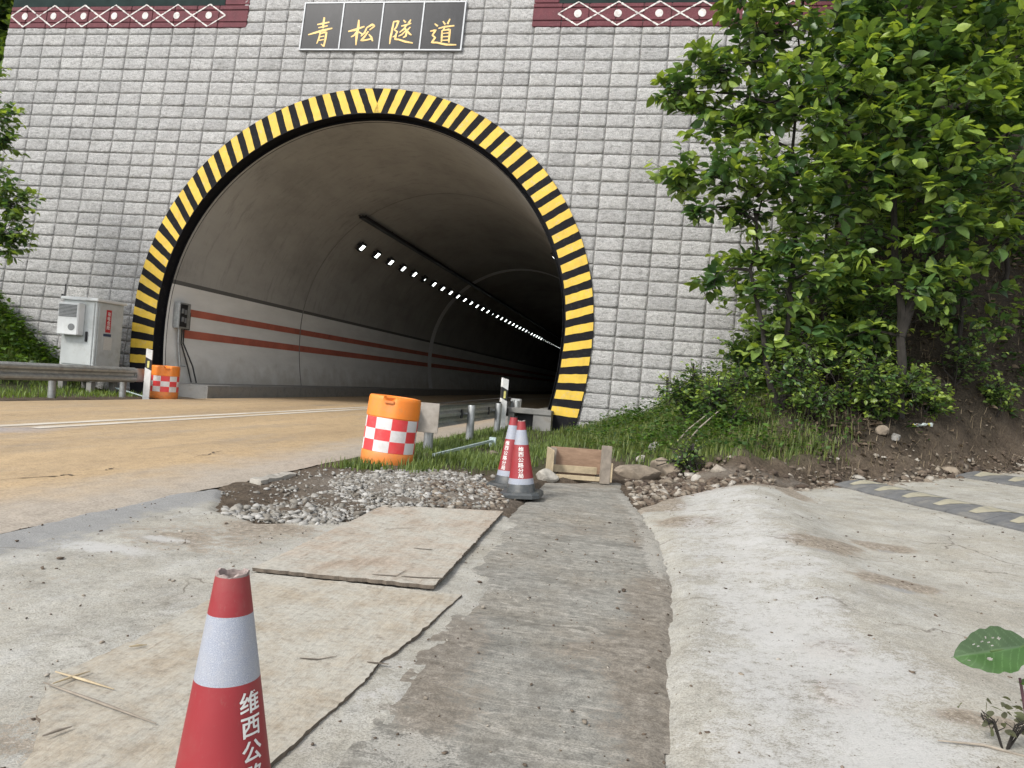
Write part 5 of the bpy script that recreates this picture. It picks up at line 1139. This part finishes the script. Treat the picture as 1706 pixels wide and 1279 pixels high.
# woods beyond the wall's left end
x = XL-1.25; t = np.array([x, 17.4, 3.]); tree(t, [[t-np.array([0, 0, 3]), t+np.array([0, 0, 2]), t+np.array([.2, 0, 6])]], [((x+rng.normal(0, .6)-.4, 17.3+rng.normal(0, .4), 4+k*1.1), (1.2, .8, .9), 60) for k in range(8)]+[bl(-8, 0, 17.6, .9, 90), bl(-14, 60, 17.6, .9, 90), bl(-16, 130, 17.6, .9, 80), bl(-5, -60, 17.6, .9, 80), bl(4, 20, 18.2, .7, 70), bl(0, 90, 18.2, .7, 60)], 'dark tree beyond the left end of the portal wall', (.16, .26), trunk_r=.12)

def blades(xy, h, colA, colB, name, label, cat, wid=.006, lean=.45, mat='grass_blade', z=None):
    n = len(xy); z = surf(xy[:, 0], xy[:, 1]) if z is None else z; a = rng.uniform(0, 6.28, n); d = np.stack([np.cos(a), np.sin(a), 0*a], 1); s = np.stack([-np.sin(a), np.cos(a), 0*a], 1); ln = rng.uniform(.1, 1., n)*lean
    B = np.column_stack([xy, z-.02]); w_ = (wid*rng.uniform(.6, 1.4, n))[:, None]
    m1 = B+d*(h*ln*.3)[:, None]+np.array([0, 0, 1])*(h*.55)[:, None]; tp = B+d*(h*ln)[:, None]+np.array([0, 0, 1])*(h*(1-.3*ln))[:, None]
    V = np.stack([B-s*w_, B+s*w_, m1-s*w_*.8, m1+s*w_*.8, tp], 1).reshape(-1, 3); i = np.arange(n)[:, None]*5
    F = np.concatenate([i+np.array([[0, 1, 3]]), i+np.array([[0, 3, 2]]), i+np.array([[2, 3, 4]])]); C = np.repeat(pick(colA, colB, rng.random(n)), 5, 0)
    return tag(mesh(name, V, F, mat, attrs={'col': C}), label, cat, kind='stuff')
GA, GB = (.060, .105, .024), (.20, .26, .065)
def clumpy(lo, hi, n, keep): # clumped random places
    out = np.zeros((0, 2))
    while len(out) < n:
        q = rng.uniform(lo, hi, (n*2, 2)); k = keep(q[:, 0], q[:, 1]) > rng.random(len(q)); out = np.concatenate([out, q[k]])
    return out[:n]
road_clear = lambda x, y: (x > -3.0)
q = clumpy((-3.05, 7.7), (-1.0, 15.3), 9000, lambda x, y: np.clip(sstep(.36, .55, fbm(x*1.5, y*1.5, 91))*1.1+.15, 0, 1)*sstep(7.5, 8.4, y+.5*(fbm(x*2, y*2, 3)-.5))*sstep(-.9, -1.5, x+.15*(y-10)*-1))
blades(q, rng.uniform(.04, .15, len(q)), GA, GB, 'grass', 'green grass around the right-hand guardrail posts', 'grass')
p = G(640, 778); q = np.concatenate([rng.normal((p[0]-.1, p[1]-.28), (.16, .07), (420, 2)), rng.normal((p[0]+.38, p[1]+.1), (.09, .2), (420, 2)), rng.normal((p[0]+.75, p[1]+1.2), (.25, .4), (700, 2))]); blades(q, rng.uniform(.05, .16, len(q)), GA, GB, 'drum_grass', 'tuft of grass at the foot of the leaning drum', 'grass')
dfun = lambda x, y: y-np.interp(x, YFX, YFY)
q = clumpy((-1.7, 8.4), (3.2, 15.6), 15000, lambda x, y: sstep(.35, 1.0, dfun(x, y)+.8*(fbm(x*1.4, y*1.4, 93)-.5))*sstep(3.2, 1.4, x)*np.clip(.25+sstep(.3, .6, fbm(x*2, y*2, 94)), 0, 1))
blades(q, rng.uniform(.05, .22, len(q)), (.055, .095, .022), (.21, .25, .065), 'bank_grass', 'grass and weeds covering the bank right of the arch', 'grass', wid=.007)
def weed_leaves(xy, hmax, name, label, lmin=.03, lmax=.08, new=.5):
    n = len(xy); z = surf(xy[:, 0], xy[:, 1])+rng.uniform(.02, 1, n)**.8*hmax; P_ = np.column_stack([xy, z]); a = rng.uniform(0, 6.28, n); D = np.stack([np.cos(a), np.sin(a), rng.normal(.1, .3, n)], 1); N = np.array([0, 0, 1.])+rng.normal(0, .4, (n, 3))
    C = pick((.025, .065, .015), (.12, .22, .032), rng.random(n)*new+(z-z.min())/(np.ptp(z)+.01)*0+.5*(rng.random(n) < .3)); V, F, C10 = leaves(P_, D, N, rng.uniform(lmin, lmax, n), C)
    return tag(mesh(name, V, F, 'leaf', attrs={'col': C10}), label, 'weeds', kind='stuff')
q = clumpy((-1.5, 8.6), (3.0, 15.6), 7500, lambda x, y: sstep(.4, 1.2, dfun(x, y)+1.0*(fbm(x*1.4, y*1.4, 95)-.5))*sstep(3.1, 1.6, x)*np.clip(.1+sstep(.35, .6, fbm(x*1.7, y*1.7, 96)), 0, 1))
weed_leaves(q, rng.uniform(.15, .55, len(q))*np.clip(.5+.35*(q[:, 0]+1), .4, 1.4), 'bank_weeds', 'leafy weeds growing through the grass on the bank right of the arch')
# bushes on the bank: each its own plant
def bush(px, py, r, h, label, n=26, leaf=(.05, .1)):
    g = G(px, py); base = np.array([g[0], g[1], g[2]-.05])
    st = [[base, base+np.array([rng.normal(0, r*.4), rng.normal(0, r*.3), h*.5]), base+np.array([rng.normal(0, r*.7), rng.normal(0, r*.4), h])] for _ in range(4)]
    bl_ = [((base[0]+rng.normal(0, r*.45), base[1]+rng.normal(0, r*.35), base[2]+h*z), (r*.6, r*.5, h*.25), n) for z in (.35, .55, .75, .95)]
    tree(base, st, bl_, label, leaf, 'bushes on the right bank', 'bush', 'bush', trunk_r=.014)
bush(1150, 705, .38, .75, 'green bush on the bank below the wall, left of the two sticks')
bush(1205, 720, .42, .85, 'dense bush at the top of the earth bank under the left tree', 30)
bush(1245, 640, .5, 1.0, 'tall bush against the wall under the left tree', 30)
bush(1340, 700, .5, 1.1, 'shaded bush between the two front trunks', 30)
bush(1420, 690, .55, .9, 'dark low bush left of the bright tree trunk', 24)
bush(1145, 782, .14, .28, 'small leafy weed clump on the front of the earth bank', 12, (.03, .06))
bush(1590, 640, .6, .8, 'sparse dark bush on the brown slope', 12)
for k, (px, py, r, h, lab) in enumerate(((1300, 640, .6, 1.3, 'tall dark bush right beside the left tree trunk'), (1385, 640, .7, 1.6, 'large dark bush in the middle of the slope'), (1465, 640, .6, 1.5, 'dark bush behind the bright tree trunk'))):
    bush(px, py, r, h, lab, 34, (.08, .15))
bush(1475, 705, .45, .7, 'low bush in front of the bright tree trunk', 26, (.06, .11)); bush(1540, 690, .4, .55, 'small bush on the slope right of the bright trunk', 20, (.06, .11)); bush(1660, 690, .5, .5, 'straggly bush on the slope above the farther speed bump', 16, (.06, .1))
q = clumpy((1.8, 9.6), (9, 16.5), 3600, lambda x, y: sstep(.7, 1.6, dfun(x, y)+1.2*(fbm(x*1.4, y*1.4, 101)-.5))*np.clip(sstep(.4, .6, fbm(x*1.6, y*1.6, 102)), 0, 1)*.9); weed_leaves(q, rng.uniform(.1, .4, len(q)), 'slope_weeds', 'dark weeds and ferns growing over the brown slope', .05, .11, .2)
q = clumpy((1.2, 9.3), (10, 17), 3600, lambda x, y: sstep(.3, 1.2, dfun(x, y))*.9); n = len(q); a = rng.uniform(0, 6.28, n)
V, F, C10 = leaves(np.column_stack([q, surf(q[:, 0], q[:, 1])+.02]), np.stack([np.cos(a), np.sin(a), 0*a], 1), np.array([0, 0, 1.])+rng.normal(0, .5, (n, 3)), rng.uniform(.05, .13, n), pick((.05, .035, .022), (.20, .15, .10), rng.random(n)))
tag(mesh('leaf_litter', V, F, 'dry_stalk', attrs={'col': C10}), 'brown fallen leaves on the wooded slope', 'leaf litter', kind='stuff')
# dry stalks and roots on the bank and slope
q = clumpy((.8, 8.6), (9.5, 16.5), 3800, lambda x, y: sstep(-.2, .5, dfun(x, y))*(x > 1.)*.9)
blades(q, rng.uniform(.05, .26, len(q)), (.10, .075, .05), (.26, .21, .14), 'dry_stalks', 'dry roots and dead stalks on the brown earth bank', 'dry grass', wid=.004, lean=1.6, mat='dry_stalk')
# two pale sticks leaning in the bush, old posts by the wall
for (a, c, lab) in (((1115, 745), (1178, 690), 'left of two pale sticks leaning in the weeds on the bank'), ((1130, 748), (1200, 682), 'right of two pale sticks leaning in the weeds on the bank')):
    g = G(*a); e = at(c[0], c[1], g[1]+.15); q = empty('leaning_stick', tuple(g), lab, 'stick'); p = Pt(); p.tube([(0, 0, -.05), tuple((e-g)*.5+np.array([0, .02, .02])), tuple(e-g)], [.013, .011, .007], 6); p.build('rod', 'dry_wood', q)
for (px, py, top, lab) in ((1155, 640, 605, 'thin dark stake in front of the wall foot, left one'), (1205, 640, 603, 'thicker dark stake in front of the wall foot, right one'), (1112, 655, 628, 'short dark stake at the grassy wall foot')):
    g = W(px, py); y = wallP(g[0], g[1], .35)[1]; z0 = hz(g[0], y); e = at(px, top, y); q = empty('dark_stake', (g[0], y, z0), lab, 'stake'); p = Pt(); p.tube([(0, 0, -.2), (e[0]-g[0], 0, e[2]-z0)], [.03, .024], 7); p.build('stick', 'bark', q)
# left verge
q = clumpy((-16.5, 9), (-10.75, 15.5), 17000, lambda x, y: np.clip(.35+sstep(-12.6, -13.4, x), 0, 1)*np.clip(sstep(.25, .5, fbm(x*1.5, y*1.5, 97))+.3, 0, 1))
blades(q, rng.uniform(.05, .16, len(q))+.16*(q[:, 0] < -13), (.07, .13, .025), (.24, .32, .06), 'verge_grass', 'green grass on the left verge and bank behind the guardrail', 'grass', wid=.008)
q = clumpy((-16.5, 12), (-12.9, 15.6), 5000, lambda x, y: sstep(-12.8, -13.6, x)*np.clip(.3+sstep(.35, .6, fbm(x*1.5, y*1.5, 98)), 0, 1)); weed_leaves(q, rng.uniform(.15, .55, len(q)), 'verge_weeds', 'leafy weeds on the left bank beside the cabinet', .07, .15, .9)
# ------------------------------------------------------------------ weeds close to the camera at the lower right
def near_leaf_plant(base, leafs, label, name, cat, stem_mat='bark'):
    root = empty(name, tuple(base), label, cat)
    for (p0, tip, nrm, wd, holes, nm, colr) in leafs:
        p0 = np.array(p0)-base; tip = np.array(tip)-base; D = tip-p0; L = np.linalg.norm(D); D = D/L; S = np.cross(np.array(nrm, float), D); S /= np.linalg.norm(S); U = np.cross(D, S); nu, nv_ = 64, 40; V = []; F = []; keep = np.ones((nu, nv_), bool)
        for i in range(nu+1):
            t = i/nu; hw = wd*(math.sin(math.pi*min(1, t*1.02+.02))**.62)*(1-.25*t)+.0005; 
            for j in range(nv_+1):
                v = j/nv_*2-1; jag = 1+.10*(math.sin(t*23)+.6*math.sin(t*47+1))*max(0, abs(v)-.6); fold = .18*abs(v)*hw+.05*hw*math.sin(t*9+v*3); V.append(p0+D*(L*t)+S*(v*hw*jag)+U*(fold-.12*L*t*t))
        for i in range(nu):
            for j in range(nv_):
                if any((i/nu-a)**2+((j/nv_*2-1-c)*.45)**2 < r*r for a, c, r in holes): continue
                F.append((i*(nv_+1)+j, i*(nv_+1)+j+1, (i+1)*(nv_+1)+j+1, (i+1)*(nv_+1)+j))
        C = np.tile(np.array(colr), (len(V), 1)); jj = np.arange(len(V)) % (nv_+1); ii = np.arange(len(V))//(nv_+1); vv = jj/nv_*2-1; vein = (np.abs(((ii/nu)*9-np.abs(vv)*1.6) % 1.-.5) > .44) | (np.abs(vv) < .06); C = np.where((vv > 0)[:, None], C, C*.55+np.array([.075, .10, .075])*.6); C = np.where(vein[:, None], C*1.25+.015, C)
        mesh(nm, V, F, 'leaf', root, smooth=True, attrs={'col': C})
        p = Pt(); p.tube([np.array([0, 0, 0]), np.array([p0[0]*.1, 0, p0[2]*.8]), (p0*.55+np.array([.0, 0, .45*p0[2]])), p0, p0+D*L*.5+U*(-.03*L)], [.006, .005, .004, .0022, .001], 6); p.build('stalk', 'leaf_stem', root)
simple('leaf_stem', (.07, .12, .03), .6); simple('shoot_purple', (.09, .04, .05), .6)
P1 = lambda px, py, Y: at_y(px, py, Y)
Yn = 1.35; base = np.array([P1(1990, 1100, Yn)[0], Yn+.05, .02])
near_leaf_plant(base, [(P1(1712, 1076, Yn), P1(1592, 1092, Yn-.03), (0, -.80, .45), .040, ((.55, .30, .035), (.80, .4, .018), (.62, -.35, .016), (.55, -.5, .018), (.48, -.4, .02), (.42, -.55, .016), (.5, -.62, .014), (.34, -.5, .024), (.66, -.5, .014), (.45, -.25, .014)), 'leaf', (.065, .14, .045)),
                       (P1(1790, 1092, Yn), P1(1652, 1076, Yn+.02), (.1, -.7, .65), .024, (), 'leaf', (.13, .22, .03)),
                       (P1(1760, 1060, Yn), P1(1690, 1068, Yn+.04), (.1, -.6, .8), .016, ((.5, .3, .05),), 'leaf', (.05, .13, .03)), (P1(1800, 1150, Yn), P1(1694, 1128, Yn+.03), (.2, -.5, .85), .022, ((.5, -.3, .05),), 'leaf', (.08, .17, .04)), (P1(1810, 1010, Yn), P1(1700, 1040, Yn+.06), (.1, -.6, .8), .02, (), 'leaf', (.09, .19, .04))], 'broad-leaved weed with holed leaves reaching in at the lower right edge', 'broadleaf_weed', 'weed')
Yd = 1.55; g = G(1672, 1272); base = np.array([g[0], g[1], float(drive_z(np.array([g[0]]), np.array([g[1]]))[0])])
dw = empty('dry_weed', tuple(base), 'dry twiggy weed standing in the bottom right corner', 'weed'); p = Pt(); rw = np.random.default_rng(4)
for k in range(9):
    a = rw.uniform(0, 6.28); h = rw.uniform(.05, .13); e = np.array([math.cos(a)*.08, math.sin(a)*.05, h]); p.tube([(0, 0, -.02), e*.5+np.array([0, 0, .025]), e], [.003, .0024, .0013], 5)
    for j in range(3): s_ = e*rw.uniform(.4, 1); p.tube([s_, s_+np.array([rw.normal(0, .02), rw.normal(0, .015), rw.uniform(.01, .035)])], [.0018, .001], 4)
p.build('twigs', 'bark', dw)
n = 34; P_ = np.column_stack([rw.normal(0, .05, n), rw.normal(0, .03, n), rw.uniform(.02, .13, n)]); V, F, C10 = leaves(P_, rw.normal(size=(n, 3)), np.array([0, 0, 1.])+rw.normal(0, .5, (n, 3)), rw.uniform(.016, .04, n), pick((.09, .09, .06), (.15, .17, .09), rw.random(n))); mesh('withered_leaves', V, F, 'leaf', dw, attrs={'col': C10})
g = np.array([P1(1800, 1200, 1.4)[0], 1.42, .0]); tp = P1(1688, 1128, 1.38)-g; pu = empty('dark_shoot', tuple(g+np.array([.01, 0, .0])), 'dark purplish weed shoot at the right edge above the dry weed', 'weed'); p = Pt(); p.tube([(0.02, 0, 0), tp*.5+np.array([.02, 0, 0]), tp], [.006, .007, .002], 6); p.build('stem', 'shoot_purple', pu)
n = 8; P_ = tp*.62+rw.normal(0, .012, (n, 3)); V, F, C10 = leaves(P_, np.array([-1, 0, -.4])+rw.normal(0, .6, (n, 3)), np.array([0, -.3, 1.])+rw.normal(0, .4, (n, 3)), rw.uniform(.02, .045, n), pick((.04, .08, .03), (.09, .14, .05), rw.random(n))); mesh('leaves', V, F, 'leaf', pu, attrs={'col': C10})
a, c = G(1560, 1262), G(1720, 1290); a[2] = float(drive_z(a[:1], a[1:2])[0]); c[2] = float(drive_z(c[:1], c[1:2])[0]); q = empty('dry_stick', tuple(a), 'thin dry stick lying in the bottom right corner', 'stick'); p = Pt(); d = c-a; p.tube([(0, 0, .008), tuple(d*.5+np.array([0, .01, .012])), tuple(d)], [.002, .004, .0035], 6); p.build('rod', 'dry_wood', q)
bpy.context.view_layer.update()
